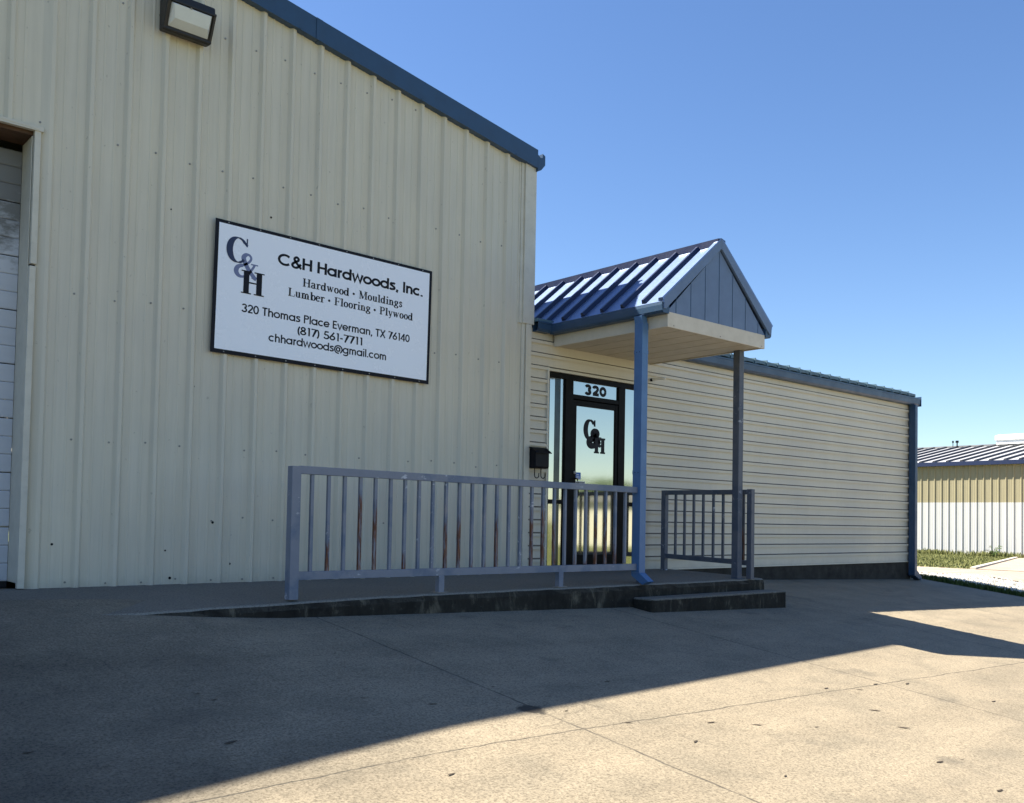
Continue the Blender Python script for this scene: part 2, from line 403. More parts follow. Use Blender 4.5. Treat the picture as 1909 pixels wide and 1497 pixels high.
# gravel verge, road and driveway to the right
M_ROADC = mat_concrete('pinkish_road_concrete', (.44,.36,.28), False)
def redge(y): return 18.05+.25*math.sin(y*1.3)*.3
g = sheet('gravel_verge', frange([(18.35,21.2,.25)]), frange([(-17,30,.4)]), .0, M_GRAVEL); tag(g, kind='structure')
g = sheet('road', frange([(21.0,25.1,.5)]), frange([(-17,60,.8)]), .012, M_ROADC); tag(g, kind='structure')
def dy_edge(x): return 1.9+(x-25.0)*(7.62-1.9)/(43.0-25.0)
mb = MB(); xs = lin(25.0, 44.0, 30)
for i in range(30):
    a, b = xs[i], xs[i+1]
    for k in range(10):
        ya0 = -14+(dy_edge(a)+14)*k/10; ya1 = -14+(dy_edge(a)+14)*(k+1)/10
        yb0 = -14+(dy_edge(b)+14)*k/10; yb1 = -14+(dy_edge(b)+14)*(k+1)/10
        mb.add([(a,ya0,gz(a,ya0)+.022),(b,yb0,gz(b,yb0)+.022),(b,yb1,gz(b,yb1)+.022),(a,ya1,gz(a,ya1)+.022)], [(0,1,2,3)])
g = mb.build('driveway', M_ROADC, fix=False); tag(g, kind='structure')

# pale kerb strip on the diagonal driveway edge
mb = MB()
for i in range(30):
    a, b = xs[i], xs[i+1]
    mb.bar((a, dy_edge(a)+.05, gz(a, dy_edge(a))+.03), (b, dy_edge(b)+.05, gz(b, dy_edge(b))+.03), .14, .07)
g = mb.build('kerb', painted('pale_kerb', (.55,.50,.42), .8, .1)); tag(g, kind='structure')

# entrance ramp and slab in front of the door
def slab_top(x):
    if x > 5: return -.118
    return -.118-(.042)*((5-x)/2.8)**1.3
mb = MB(); X = lin(1.0, 10.32, 60)
rows = [(.02, lambda x: -.076), (-.8, lambda x: -.082+(slab_top(x)+.118)*.5-.012), (-1.52, lambda x: slab_top(x)+.003), (-1.575, lambda x: slab_top(x)-.002),
        (-1.60, lambda x: slab_top(x)-.016), (-1.612, lambda x: slab_top(x)-.06), (-1.625, lambda x: slab_top(x)-.6)]
for x in X:
    j1 = random.uniform(-1, 1)*.006; j2 = random.uniform(-1, 1)*.004
    for k, (y, f) in enumerate(rows):
        mb.v.append((x, y+(j1 if k >= 3 else 0), f(x)+(j2 if 3 <= k <= 4 else 0)))
nr = len(rows)
for i in range(len(X)-1):
    for k in range(nr-1): mb.f.append((i*nr+k, i*nr+k+1, (i+1)*nr+k+1, (i+1)*nr+k)); mb.m.append(0)
mb.f.append(tuple((len(X)-1)*nr+k for k in range(nr))); mb.m.append(0)
b_ = len(mb.v); mb.v.append((10.32, .02, -.7)); mb.f[-1] = mb.f[-1]+(b_,)
g = mb.build('entrance_pavement', M_SLAB); tag(g, kind='structure')

st = empty('concrete_step', (9.1, -1.76, -.4), 'low stained concrete step in front of the entrance slab', 'step')
mb = MB(); mb.box(7.80, 10.36, -1.91, -1.635, -.75, -.255)
place(mb.build('tread', M_SLAB, st, bevel=.018), st.location)
st.rotation_euler = (0, 0, 0)

# ---------------------------------------------------------------- corrugated sheet profiles
P = .3176
def profile(a, b, first, ribw=.082, topw=.030, h=.036, minor=True, step=P):
    """list of (s, d) along a wall from a to b; ribs stand out by d"""
    pts = [(a, 0)]
    k = math.ceil((a-first-step)/step)
    while first+k*step < b+step:
        c = first+k*step
        seq = [(c-ribw/2, 0), (c-topw/2, h), (c+topw/2, h), (c+ribw/2, 0)]
        if minor:
            for o in (.105, .205):
                m = c+o; seq += [(m-.013, 0), (m-.006, .0045), (m+.006, .0045), (m+.013, 0)]
        for s_, d in seq:
            if a+1e-4 < s_ < b-1e-4: pts.append((s_, d))
        k += 1
    pts.append((b, 0)); return pts

# ================================================================ warehouse
WX0, WX1, WD = -16.5, 7.62, 26.0
RIDGE = -4.0
def rake(x):   # top of the rake trim
    return 5.107+.168*(7.70-x) if x > RIDGE else 5.107+.168*(7.70-RIDGE)-.168*(RIDGE-x)
wloc = (2.0, 0, -.08)
wh = empty('warehouse', wloc, 'tall cream ribbed-steel warehouse with a navy sloping roof trim and the white sign on it', 'warehouse')
def wp(mb, name, mats, **k): return place(mb.build(name, mats, wh, **k), wloc)
OPX, OPZ = 2.115, 3.770
def ribwall(mb, pts, zb, zt):
    for (s0, d0), (s1, d1) in zip(pts[:-1], pts[1:]):
        mb.add([(s0,-d0,zb(s0, s1)),(s1,-d1,zb(s0, s1)),(s1,-d1,zt(s1)),(s0,-d0,zt(s0))], [(0,1,2,3)])
mb = MB()
pr = [p for p in profile(WX0, 7.60, 4.111-.01)]
pr = sorted(set(pr+[(OPX, 0.0)]+[(-1.6, 0.0)]))
pr = [p for p in pr if not (OPX-.05 < p[0] < OPX+.045 and p[0] != OPX)]
ribwall(mb, pr, lambda a, b: OPZ if (-1.6 <= a and b <= OPX+1e-6) else -.078, lambda x: rake(x)-.12)
for z in (-.035, .52, 1.19, 2.44, 3.82, 5.1, 6.2):
    c = 4.111-.01+P*math.ceil((WX0-4.1)/P)
    while c < 7.4:
        x = c-.075+random.uniform(-.012, .012); zz = z+random.uniform(-.02, .02)
        if zz < rake(x)-.3 and not (-1.65 < x < OPX+.05 and zz < OPZ) and random.random() > (.75 if z == .52 else .06):
            mb.disc((x, 0.0, zz), (0,-1,0), .0095, .006, 6, 1)
        c += P
# a few dents and nicks low on the wall
for x, z in ((2.32,.29),(3.18,.43),(3.28,.23),(3.72,.49),(3.9,.1),(3.33,-.02),(4.23,3.5),(3.24,3.35),(3.5,1.75)):
    mb.disc((x, 0.0, z), (0,-1,0), random.uniform(.008,.014), .003, 7, 2)
wp(mb, 'wall', [M_MAIN, M_SCREW, M_BLKBOX])
# other three walls and roof (they shape the shadow)
mb = MB(); mb.add([(7.66,0,-.1),(7.66,WD,-.1),(7.66,WD,rake(7.66)-.1),(7.66,0,rake(7.66)-.1)], [(0,1,2,3)])
wp(mb, 'side_wall', M_MAIN, fix=False)
mb = MB(); mb.add([(WX0,0,-.1),(WX0,WD,-.1),(WX0,WD,rake(WX0)-.1),(WX0,0,rake(WX0)-.1)], [(3,2,1,0)])
wp(mb, 'side_wall', M_MAIN, fix=False)
mb = MB(); mb.add([(WX0,WD,-.1),(7.66,WD,-.1),(7.66,WD,rake(7.66)-.1),(RIDGE,WD,rake(RIDGE)-.1),(WX0,WD,rake(WX0)-.1)], [(4,3,2,1,0)])
wp(mb, 'rear_wall', M_MAIN, fix=False)
mb = MB()
mb.prism([(7.70,-.05,rake(7.70)-.03),(RIDGE,-.05,rake(RIDGE)-.03),(WX0-.05,-.05,rake(WX0-.05)-.03),(WX0-.05,-.05,rake(WX0-.05)-.08),(RIDGE,-.05,rake(RIDGE)-.08),(7.70,-.05,rake(7.70)-.08)], (0,0,0), (0,WD,0))
wp(mb, 'roof', M_ROOFG)
# rake trim, two lengths lapped
mb = MB()
def rk(xa, xb, y0, y1, h, dz=0):
    mb.prism([(xa,y0,rake(xa)+dz),(xb,y0,rake(xb)+dz),(xb,y0,rake(xb)-h+dz),(xa,y0,rake(xa)-h+dz)], (0,0,0), (0,y1-y0,0))
rk(4.66, 7.703, -.085, .06, .222)
rk(RIDGE, 4.655, -.082, .06, .217)
rk(WX0-.05, RIDGE-.002, -.082, .06, .217)
rk(4.63, 4.70, -.0885, -.0852, .221)
for x in (4.45, 5.95, 7.35): mb.disc((x, -.085, rake(x)-.205), (0,-1,0), .009, .006, 6)
wp(mb, 'rake_trim', M_NAVY)
# eave gutter running back along the side wall; its end shows past the rake
mb = MB()
prof = [(7.706, 5.05), (7.706, 4.845), (7.76, 4.87), (7.825, 4.945), (7.825, 5.06), (7.782, 5.08), (7.782, 5.03), (7.75, 5.02)]
mb.prism([(x, -.083, z) for x, z in prof], (0,0,0), (0, WD, 0)); wp(mb, 'gutter', M_NAVY)
# corner trim: a wide upper part and a narrower foot below the porch roof
mb = MB()
mb.box(7.545, 7.725, -.044, .05, 2.955, rake(7.6)-.2)
mb.box(7.475, 7.500, -.010, .0, 2.955, 4.95); mb.box(7.500, 7.545, -.022, 0, 2.955, 4.93)
mb.box(7.60, 7.690, -.040, .05, -.078, 2.9535); mb.box(7.545, 7.60, -.018, 0, -.078, 2.9535)
wp(mb, 'corner_trim', M_TRIMW, bevel=.004)
# opening for the overhead door
mb = MB()
mb.box(OPX+.010, OPX+.050, -.007, .0, -.075, 3.73)                # flange on the wall face
mb.box(OPX-.045, OPX+.0035, -.036, .012, 2.62, 3.74)             # bright bent strip, upper length
mb.add([(OPX-.060,-.046,-.072),(OPX-.008,-.050,-.072),(OPX-.008,.01,-.072),(OPX-.060,.01,-.072),
        (OPX-.050,-.037,2.60),(OPX-.002,-.037,2.60),(OPX-.002,.01,2.60),(OPX-.050,.01,2.60)], [(3,2,1,0),(4,5,6,7),(0,1,5,4),(1,2,6,5),(2,3,7,6),(3,0,4,7)])
mb.box(OPX-.055, OPX-.046, .0125, .30, -.03, 3.70)
wp(mb, 'door_jamb', M_TRIMW, bevel=.003)
mb = MB(); mb.box(-1.6, OPX-.047, .013, .31, 3.705, 3.765); wp(mb, 'door_header', M_WOOD)
mb = MB(); mb.box(-1.6, OPX+.02, -.045, .0, 3.735, 3.775)
mb.prism([(1.55,-.0475,3.79),(2.10,-.0475,3.76),(2.10,-.0475,3.745),(1.55,-.0475,3.765)], (0,0,0), (0,.002,0))
wp(mb, 'drip_cap', M_TRIMW)
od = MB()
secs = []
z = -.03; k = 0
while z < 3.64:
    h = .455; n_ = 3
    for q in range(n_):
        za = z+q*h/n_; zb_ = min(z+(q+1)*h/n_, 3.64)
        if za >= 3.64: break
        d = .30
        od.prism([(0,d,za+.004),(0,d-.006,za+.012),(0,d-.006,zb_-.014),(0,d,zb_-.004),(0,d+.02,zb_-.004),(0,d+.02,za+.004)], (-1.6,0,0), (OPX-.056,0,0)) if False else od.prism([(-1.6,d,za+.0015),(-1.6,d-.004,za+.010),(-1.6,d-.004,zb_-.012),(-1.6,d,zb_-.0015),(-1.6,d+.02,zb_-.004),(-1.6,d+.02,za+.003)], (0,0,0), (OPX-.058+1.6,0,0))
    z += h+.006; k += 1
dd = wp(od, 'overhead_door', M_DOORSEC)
mb = MB(); mb.box(-1.6, OPX-.06, .295, .33, -.085, -.032); mb.box(-1.62, OPX-.058, .60, .61, -.08, 3.75)  # bottom seal, plus an added near-black sheet behind the door
o = mb.build('seal_and_backing', M_DARKIN, dd); o.location = (0,0,0)

# ================================================================ sign
TILT = .0137
sg = empty('business_sign', (3.630, -.040, 2.088), 'white business sign in a black border screwed to the ribbed warehouse wall', 'sign', rot=(0, TILT, 0))
mb = MB(); mb.box(0, 2.52, -.0060, .0, 0, 1.268); mb.build('backing', M_INK, sg)
mb = MB(); mb.box(.036, 2.484, -.0085, -.0062, .038, 1.236); mb.build('panel', M_SIGN, sg)
for i in range(8):
    for z in (.019, 1.252):
        mb = MB(); mb.disc((.13+i*.323, -.0062, z), (0,-1,0), .007, .003, 8); mb.build('screw', M_SCREW, sg)

# --- lettering: every stroke is a swept polygon
LAY = [0]
def sweep(mb, pts, wf, y, closed=False):
    pts = [Vector((p[0], p[1])) for p in pts]; n = len(pts); L = []; Rr = []
    for i in range(n):
        a = pts[(i-1) % n] if (closed or i > 0) else pts[i]; b = pts[(i+1) % n] if (closed or i < n-1) else pts[i]
        d = (b-a).normalized(); nn = Vector((-d.y, d.x))
        if (closed or 0 < i < n-1):
            d1 = (pts[i]-a).normalized(); m = nn.dot(Vector((-d1.y, d1.x))); k = 1/max(.5, m)
        else: k = 1
        wv = wf(d, i/(n-1)) if callable(wf) else wf
        L.append(pts[i]+nn*wv/2*k); Rr.append(pts[i]-nn*wv/2*k)
    LAY[0] += 1; yy = y-(LAY[0] % 7)*.00015
    vs = [(p.x, yy, p.y) for p in L]+[(p.x, yy, p.y) for p in Rr]
    m = n if closed else n-1
    mb.add(vs, [(i, (i+1) % n, n+(i+1) % n, n+i) for i in range(m)])
def arc(cx, cy, rx, ry, a0, a1, n=None):
    n = n or max(6, int(abs(a1-a0)/9)); return [(cx+rx*math.cos(R(a0+(a1-a0)*i/n)), cy+ry*math.sin(R(a0+(a1-a0)*i/n))) for i in range(n+1)]
def cat(pts, n=7):
    out = []; P_ = [pts[0]]+list(pts)+[pts[-1]]
    for i in range(1, len(P_)-2):
        p0, p1, p2, p3 = P_[i-1:i+3]
        for k in range(n):
            t = k/n
            out.append(tuple(.5*((2*p1[j])+(-p0[j]+p2[j])*t+(2*p0[j]-5*p1[j]+4*p2[j]-p3[j])*t*t+(-p0[j]+3*p1[j]-3*p2[j]+p3[j])*t**3) for j in (0, 1)))
    out.append(tuple(pts[-1])); return out

def sans(w=.135, x=.72):
    h = w/2; G = {}
    rx = .29; ry = x/2-h
    def bowl(cx, a0=0, a1=360): return arc(cx, x/2, rx, ry, a0, a1)
    G['a'] = (.78, [bowl(.36), [(.65, 0), (.65, x)]]); G['d'] = (.78, [bowl(.36), [(.65, 0), (.65, 1)]])
    G['o'] = (.73, [bowl(.365)]); G['c'] = (.67, [bowl(.365, 48, 312)])
    G['e'] = (.73, [arc(.365, x/2, rx, ry, 0, 325), [(.09, x/2-.02), (.655, x/2-.02)]])
    G['b'] = (.78, [bowl(.42), [(.13, 0), (.13, 1)]])
    G['h'] = (.66, [[(.13, 0), (.13, 1)], arc(.335, x-.205-h+.0, .20, .205, 180, 0)+[(.535, 0)]])
    G['n'] = (.66, [[(.13, 0), (.13, x)], arc(.335, x-.205-h, .20, .205, 180, 0)+[(.535, 0)]])
    G['m'] = (.98, [[(.13, 0), (.13, x)], arc(.30, x-.17-h, .17, .17, 180, 0)+[(.47, 0)], arc(.65, x-.17-h, .17, .17, 180, 0)+[(.82, 0)]])
    G['r'] = (.42, [[(.13, 0), (.13, x)], arc(.36, x-.22-h, .23, .22, 180, 85)])
    G['l'] = (.26, [[(.13, 0), (.13, 1)]]); G['i'] = (.26, [[(.13, 0), (.13, x)], [(.13, .86), (.13, 1)]])
    G['s'] = (.56, [cat([(.48, .58), (.40, .64), (.28, x-h), (.15, .61), (.13, .49), (.28, .39), (.43, .29), (.44, .15), (.28, h), (.13, .09), (.07, .18)])])
    G['v'] = (.62, [[(.05, x), (.31, .02), (.57, x)]]); G['w'] = (.92, [[(.05, x), (.25, .03), (.46, x-.05), (.67, .03), (.87, x)]])
    G['g'] = (.78, [bowl(.36), [(.65, x), (.65, 0)]+arc(.36, -.03, .29, .20, 0, -150)])
    G['C'] = (.98, [arc(.52, .5, .44, .5-h, 45, 315)])
    G['&'] = (.80, [cat([(.76, .03), (.50, .33), (.26, .66), (.26, .84), (.40, .94), (.53, .84), (.52, .70), (.36, .56), (.14, .38), (.09, .22), (.20, .08), (.38, .06), (.56, .18), (.72, .42)])])
    G['H'] = (.82, [[(.13, 0), (.13, 1)], [(.69, 0), (.69, 1)], [(.13, .52), (.69, .52)]])
    G['I'] = (.28, [[(.14, 0), (.14, 1)]]); G['T'] = (.62, [[(.31, 0), (.31, 1)], [(.03, 1-h), (.59, 1-h)]])
    G['P'] = (.66, [[(.13, 0), (.13, 1)], [(.13, 1-h), (.36, 1-h)]+arc(.38, .74, .19, .26-h, 90, -90)+[(.13, .48+h)]])
    G['E'] = (.60, [[(.13, 0), (.13, 1)], [(.13, 1-h), (.54, 1-h)], [(.13, h), (.54, h)], [(.13, .52), (.50, .52)]])
    G['X'] = (.72, [[(.07, 0), (.65, 1)], [(.65, 0), (.07, 1)]])
    G['.'] = (.27, [[(.13, 0), (.13, .15)]]); G[','] = (.27, [[(.16, .14), (.09, -.13)]])
    G['-'] = (.36, [[(.04, .40), (.32, .40)]])
    G['('] = (.34, [arc(.42, .43, .26, .56, 115, 245)]); G[')'] = (.34, [arc(-.08, .43, .26, .56, 65, -65)])
    G['@'] = (1.08, [arc(.54, .38, .46, .47, -60, 300-20), arc(.50, .38, .20, .22, 0, 360), [(.72, .60), (.68, .26), (.78, .18)]])
    d = .62
    G['0'] = (d, [arc(.31, .5, .23, .5-h, 0, 360)])
    G['1'] = (d*.75, [[(.14, 1-h), (.28, 1-h)], [(.29, 0), (.29, 1)]])
    G['2'] = (d, [arc(.31, .70, .22, .30-h, 170, -20)+[(.44, .50), (.10, .08)], [(.06, h), (.56, h)]])
    G['3'] = (d, [arc(.29, .735, .20, .265-h, 165, -90), arc(.29, .285, .23, .285-h, 90, -165)])
    G['4'] = (d, [[(.44, 0), (.44, 1)], [(.44, .96), (.05, .27), (.58, .27)]])
    G['5'] = (d, [[(.53, 1-h), (.18, 1-h), (.12, .52)], arc(.29, .32, .24, .32-h, 125, -160)])
    G['6'] = (d, [arc(.31, .30, .23, .30-h, 0, 360), [(.48, .98), (.12, .42)]])
    G['7'] = (d, [[(.05, 1-h), (.54, 1-h), (.20, 0)]])
    G['8'] = (d, [arc(.31, .74, .18, .26-h, 0, 360), arc(.31, .28, .23, .28-h, 0, 360)])
    G[' '] = (.33, [])
    return G
def serif(tk=.17, tn=.055, x=.68):
    """(advance, [(path, width-mode)]): mode 'p' = pen with contrast, number = plain width"""
    G = {}; sh = tn
    def stem(cx, z0, z1, foot=True, head='l'):
        out = [([(cx, z0), (cx, z1)], tk)]
        if foot: out.append(([(cx-tk*.95, z0+sh/2), (cx+tk*.95, z0+sh/2)], sh))
        if head == 'l': out.append(([(cx-tk*.95, z1-sh/2-.02), (cx+tk*.2, z1-sh/2)], sh))
        if head == 'b': out.append(([(cx-tk*.95, z1-sh/2), (cx+tk*.95, z1-sh/2)], sh))
        return out
    b = lambda cx, rx=.20: (arc(cx, x/2, rx, x/2-sh/2, 0, 360), 'p')
    G['H'] = (1.02, stem(.22, 0, 1, True, 'b')+stem(.80, 0, 1, True, 'b')+[([(.22, .5), (.80, .5)], sh)])
    G['M'] = (1.20, stem(.98, 0, 1, True, 'b')+[([(.20, 0), (.20, 1)], sh*1.2), ([(.05, sh/2), (.36, sh/2)], sh), ([(.04, 1-sh/2), (.3, 1-sh/2)], sh), ([(.24, .98), (.56, .05)], tk), ([(.56, .05), (.94, .98)], sh)])
    G['L'] = (.86, stem(.22, 0, 1, True, 'b')+[([(.22, sh/2), (.78, sh/2), (.82, .3)], sh)])
    G['F'] = (.82, stem(.22, 0, 1, True, 'b')+[([(.22, 1-sh/2), (.74, 1-sh/2), (.77, .74)], sh), ([(.22, .52), (.58, .52)], sh), ([(.58, .40), (.58, .64)], sh)])
    G['P'] = (.82, stem(.22, 0, 1, True, 'b')+[([(.22, 1-sh/2)]+arc(.42, .735, .24, .265-sh/2, 90, -90)+[(.22, .48)], 'p')])
    G['a'] = (.66, [([(.10, .52)]+arc(.28, .50, .17, .155, 160, 0)+[(.45, .12), (.50, .04), (.60, .08)], 'p'), (arc(.27, .19, .16, .17, 60, 320), 'p')])
    G['r'] = (.58, stem(.20, 0, x)+[(arc(.42, .42, .16, .22, 150, 60), tn*1.6), ([(.46, .54), (.52, .66)], .13)])
    G['d'] = (.74, [b(.29)]+[([(.52, 0), (.52, 1)], tk), ([(.38, 1-sh/2), (.54, 1-sh/2)], sh), ([(.52, sh/2), (.68, sh/2)], sh)])
    G['b'] = (.72, [b(.44)]+[([(.20, 0), (.20, 1)], tk), ([(.06, 1-sh/2), (.22, 1-sh/2)], sh)])
    G['o'] = (.64, [b(.32, .21)])
    G['w'] = (.94, [([(.14, x), (.30, .04)], tk*.9), ([(.30, .04), (.46, x-.05)], sh), ([(.44, x), (.62, .04)], tk*.9), ([(.62, .04), (.80, x)], sh), ([(.02, x-sh/2), (.26, x-sh/2)], sh), ([(.36, x-sh/2), (.54, x-sh/2)], sh), ([(.70, x-sh/2), (.90, x-sh/2)], sh)])
    G['y'] = (.68, [([(.14, x), (.34, .06)], tk*.9), ([(.56, x), (.32, -.14), (.20, -.24)], sh*1.2), ([(.14, -.22), (.22, -.18)], .11), ([(.02, x-sh/2), (.28, x-sh/2)], sh), ([(.45, x-sh/2), (.66, x-sh/2)], sh)])
    G['u'] = (.74, [([(.19, x), (.19, .2)]+arc(.34, .19, .15, .15, 180, 320), 'p'), ([(.52, 0), (.52, x)], tk), ([(.06, x-sh/2), (.22, x-sh/2)], sh), ([(.38, x-sh/2), (.54, x-sh/2)], sh), ([(.52, sh/2), (.68, sh/2)], sh)])
    G['l'] = (.40, stem(.20, 0, 1)); G['i'] = (.40, stem(.20, 0, x)+[([(.20, .83), (.20, 1)], tk)])
    G['n'] = (.76, stem(.20, 0, x)+[(arc(.40, .42, .15, .22, 150, 30), tn*1.5)]+stem(.54, 0, .52, True, ''))
    G['m'] = (1.10, stem(.20, 0, x)+[(arc(.38, .42, .15, .22, 150, 30), tn*1.5)]+stem(.53, 0, .52, True, '')+[(arc(.72, .42, .15, .22, 150, 30), tn*1.5)]+stem(.86, 0, .52, True, ''))
    G['g'] = (.66, [(arc(.30, .46, .17, .19, 0, 360), 'p'), (arc(.30, -.08, .23, .15, 0, 360), 'p'), ([(.22, .28), (.16, .18), (.40, .11)], tn*1.6), ([(.42, .58), (.58, .62)], .08)])
    G['s'] = (.54, [(cat([(.44, .50), (.40, .60), (.26, .655), (.14, .55), (.20, .42), (.36, .30), (.42, .18), (.32, .05), (.18, .04), (.09, .18)]), tk*.75)])
    G['e'] = (.60, [(arc(.30, x/2, .20, x/2-sh/2, 10, 320), 'p'), ([(.16, .38), (.50, .38)], sh)])
    G['\u2022'] = (.62, [(arc(.26, .40, .075, .075, 0, 360), .15)])
    G[' '] = (.30, [])
    return G
def text(mb, s, G, x0, x1, z, cap, y, wdef, tn=.055, slant=0):
    adv = sum(G[c][0] for c in s); k = (x1-x0)/adv; cx = x0
    for c in s:
        a, strokes = G[c]
        for st_ in strokes:
            if isinstance(st_, tuple): path, wm = st_
            else: path, wm = st_, wdef
            pts = [(cx+px*k, z+pz*cap) for px, pz in path]
            closed = len(pts) > 5 and (Vector(pts[0])-Vector(pts[-1])).length < 1e-6
            if closed: pts = pts[:-1]
            sx = (k+cap)/2
            if wm == 'p': wf = lambda d, t: (tn+(wdef-tn)*abs(d.y)**1.3)*sx
            else: wf = (lambda ww: (lambda d, t: ww*(k*abs(d.y)+cap*abs(d.x))/(abs(d.x)+abs(d.y)+1e-9)))(wm)
            sweep(mb, pts, wf, y, closed)
        cx += a*k
YF = -.0090
GS = sans(.16); GB = sans(.19); GT = serif(.20, .075)
def line(s, G, x0, x1, z, cap, wdef, tn=.055):
    mb = MB(); text(mb, s, G, x0, x1, z, cap, YF, wdef, tn); o = mb.build('lettering', M_INK, sg, fix=False); return o
line('C&H Hardwoods, Inc.', GB, .648, 2.405, .958, .118, .19)
line('Hardwood \u2022 Mouldings', GT, .925, 2.135, .793, .083, .20, .075)
line('Lumber \u2022 Flooring \u2022 Plywood', GT, .77, 2.28, .670, .083, .20, .075)
line('320 Thomas Place Everman, TX 76140', GS, .29, 2.245, .425, .083, .16)
line('(817) 561-7711', GS, .880, 1.655, .302, .083, .16)
line('chhardwoods@gmail.com', GS, .580, 1.955, .187, .083, .16)
def bigC(mb, x0, x1, z0, z1, y, fat=.30, thin=.05):
    W_, H_ = x1-x0, z1-z0; cx, cz = x0+W_*.52, (z0+z1)/2
    pts = [(cx+(W_*.40)*math.cos(R(a)), cz+(H_*.47)*math.sin(R(a))) for a in range(42, 322, 7)]
    sweep(mb, pts, lambda d, t: (thin+(fat-thin)*max(0, abs(d.y))**1.5*(1 if .12 < t < .9 else .45))*W_, y)
    sweep(mb, [(x0+W_*.93, z0+H_*.68), (x0+W_*.93, z1)], thin*W_*1.2, y)
    sweep(mb, [(x0+W_*.80, z0+H_*.84), (x0+W_*.95, z0+H_*.72)], .11*W_, y)
def bigH(mb, x0, x1, z0, z1, y, tk=.24, sf=.05):
    W_, H_ = x1-x0, z1-z0
    for c in (.22, .78):
        sweep(mb, [(x0+c*W_, z0), (x0+c*W_, z1)], tk*W_, y)
        for z in (z0+sf*H_/2, z1-sf*H_/2): sweep(mb, [(x0+(c-.22)*W_, z), (x0+(c+.22)*W_, z)], sf*H_, y)
    sweep(mb, [(x0+.25*W_, (z0+z1)/2), (x0+.75*W_, (z0+z1)/2)], sf*1.2*H_, y)
def bigA(mb, x0, x1, z0, z1, y, fat=.20, thin=.06):
    W_, H_ = x1-x0, z1-z0
    pts = [(.86,.10),(.66,.30),(.46,.60),(.38,.82),(.48,.95),(.62,.96),(.70,.84),(.62,.68),(.42,.54),(.16,.42),(.08,.24),(.18,.08),(.36,.05),(.58,.16),(.76,.42),(.86,.60)]
    p = cat([(x0+a*W_, z0+b*H_) for a, b in pts], 6)
    sweep(mb, p, lambda d, t: (thin+(fat-thin)*(abs(d.y)*.7+.3 if (t < .3 or .55 < t < .78) else .25))*W_, y)
    sweep(mb, [(x0+.70*W_, z0+.61*H_), (x0+1.0*W_, z0+.61*H_)], .05*H_, y)
    sweep(mb, [(x0+.76*W_, z0+.13*H_), (x0+.95*W_, z0+.04*H_)], .16*W_, y)
mb = MB(); bigA(mb, .200, .440, .752, .992, YF); mb.build('ampersand', M_GREYINK, sg, fix=False)
mb = MB(); bigC(mb, .120, .336, .885, 1.135, YF-.0015); mb.build('logo_letter', M_NAVYINK, sg, fix=False)
mb = MB(); bigH(mb, .275, .512, .607, .830, YF-.0015); mb.build('logo_letter', M_INK, sg, fix=False)

# ================================================================ wall pack lamp
lp = empty('wall_lamp', (3.28, -.035, 5.05), 'black wall-pack lamp with a sloping ribbed glass lens, high on the warehouse wall', 'lamp')
def lpp(mb, name, m, par=lp, **k):
    o = mb.build(name, m, par, **k)
    return place(o, lp.location) if par is lp else o
mb = MB()
# side profile (y, z): flat back, deep top, front sloping back towards the foot
X0, X1 = 3.065, 3.510
prof = [(-.035, 5.30), (-.035, 4.935), (-.13, 4.92), (-.235, 5.155), (-.225, 5.23), (-.10, 5.30)]
mb.prism([(X0, y, z) for y, z in prof], (0,0,0), (X1-X0, 0, 0)); lpp(mb, 'housing', M_LAMPBODY, bevel=.012)
mb = MB()
a0, a1 = Vector((0, -.133, 4.94)), Vector((0, -.238, 5.155)); out = Vector((0, -.91, -.40))
def lp_pt(x, t, o): v = a0.lerp(a1, t)+out*o; return (x, v.y, v.z)
mb.add([lp_pt(X0+.035,.06,.0), lp_pt(X1-.035,.06,.0), lp_pt(X1-.035,.94,.0), lp_pt(X0+.035,.94,.0),
        lp_pt(X0+.075,.42,.045), lp_pt(X1-.06,.42,.045), lp_pt(X1-.05,.92,.03), lp_pt(X0+.05,.92,.03)],
       [(0,1,5,4),(4,5,6,7),(7,6,2,3),(0,4,7,3),(1,2,6,5)])
lens = lpp(mb, 'lens', M_LENS, bevel=.004)
mb = MB(); mb.disc(lp_pt((X0+X1)/2-.02, .93, .032), (0,-.91,-.4), .008, .006); lpp(mb, 'screw', M_SCREW)
mb = MB()
for t in (0.0, 1.0):
    mb.bar(lp_pt(X0, t, .004), lp_pt(X1, t, .004), .03, .022)
for x in (X0+.012, X1-.012): mb.bar(lp_pt(x, 0, .006), lp_pt(x, 1, .006), .024, .02)
lpp(mb, 'lens_frame', M_LAMPBODY, bevel=.004)

# ================================================================ annex building
aloc = (13, 0, -.3)
an = empty('annex_building', aloc, 'low beige annex with horizontal steel siding, navy gutter and dark foundation right of the warehouse', 'building')
def ap(mb, name, mats, par=an, **k):
    o = mb.build(name, mats, par, **k); return place(o, aloc) if par is an else o
AX0, AX1 = 7.691, 17.60
ZT = 2.93
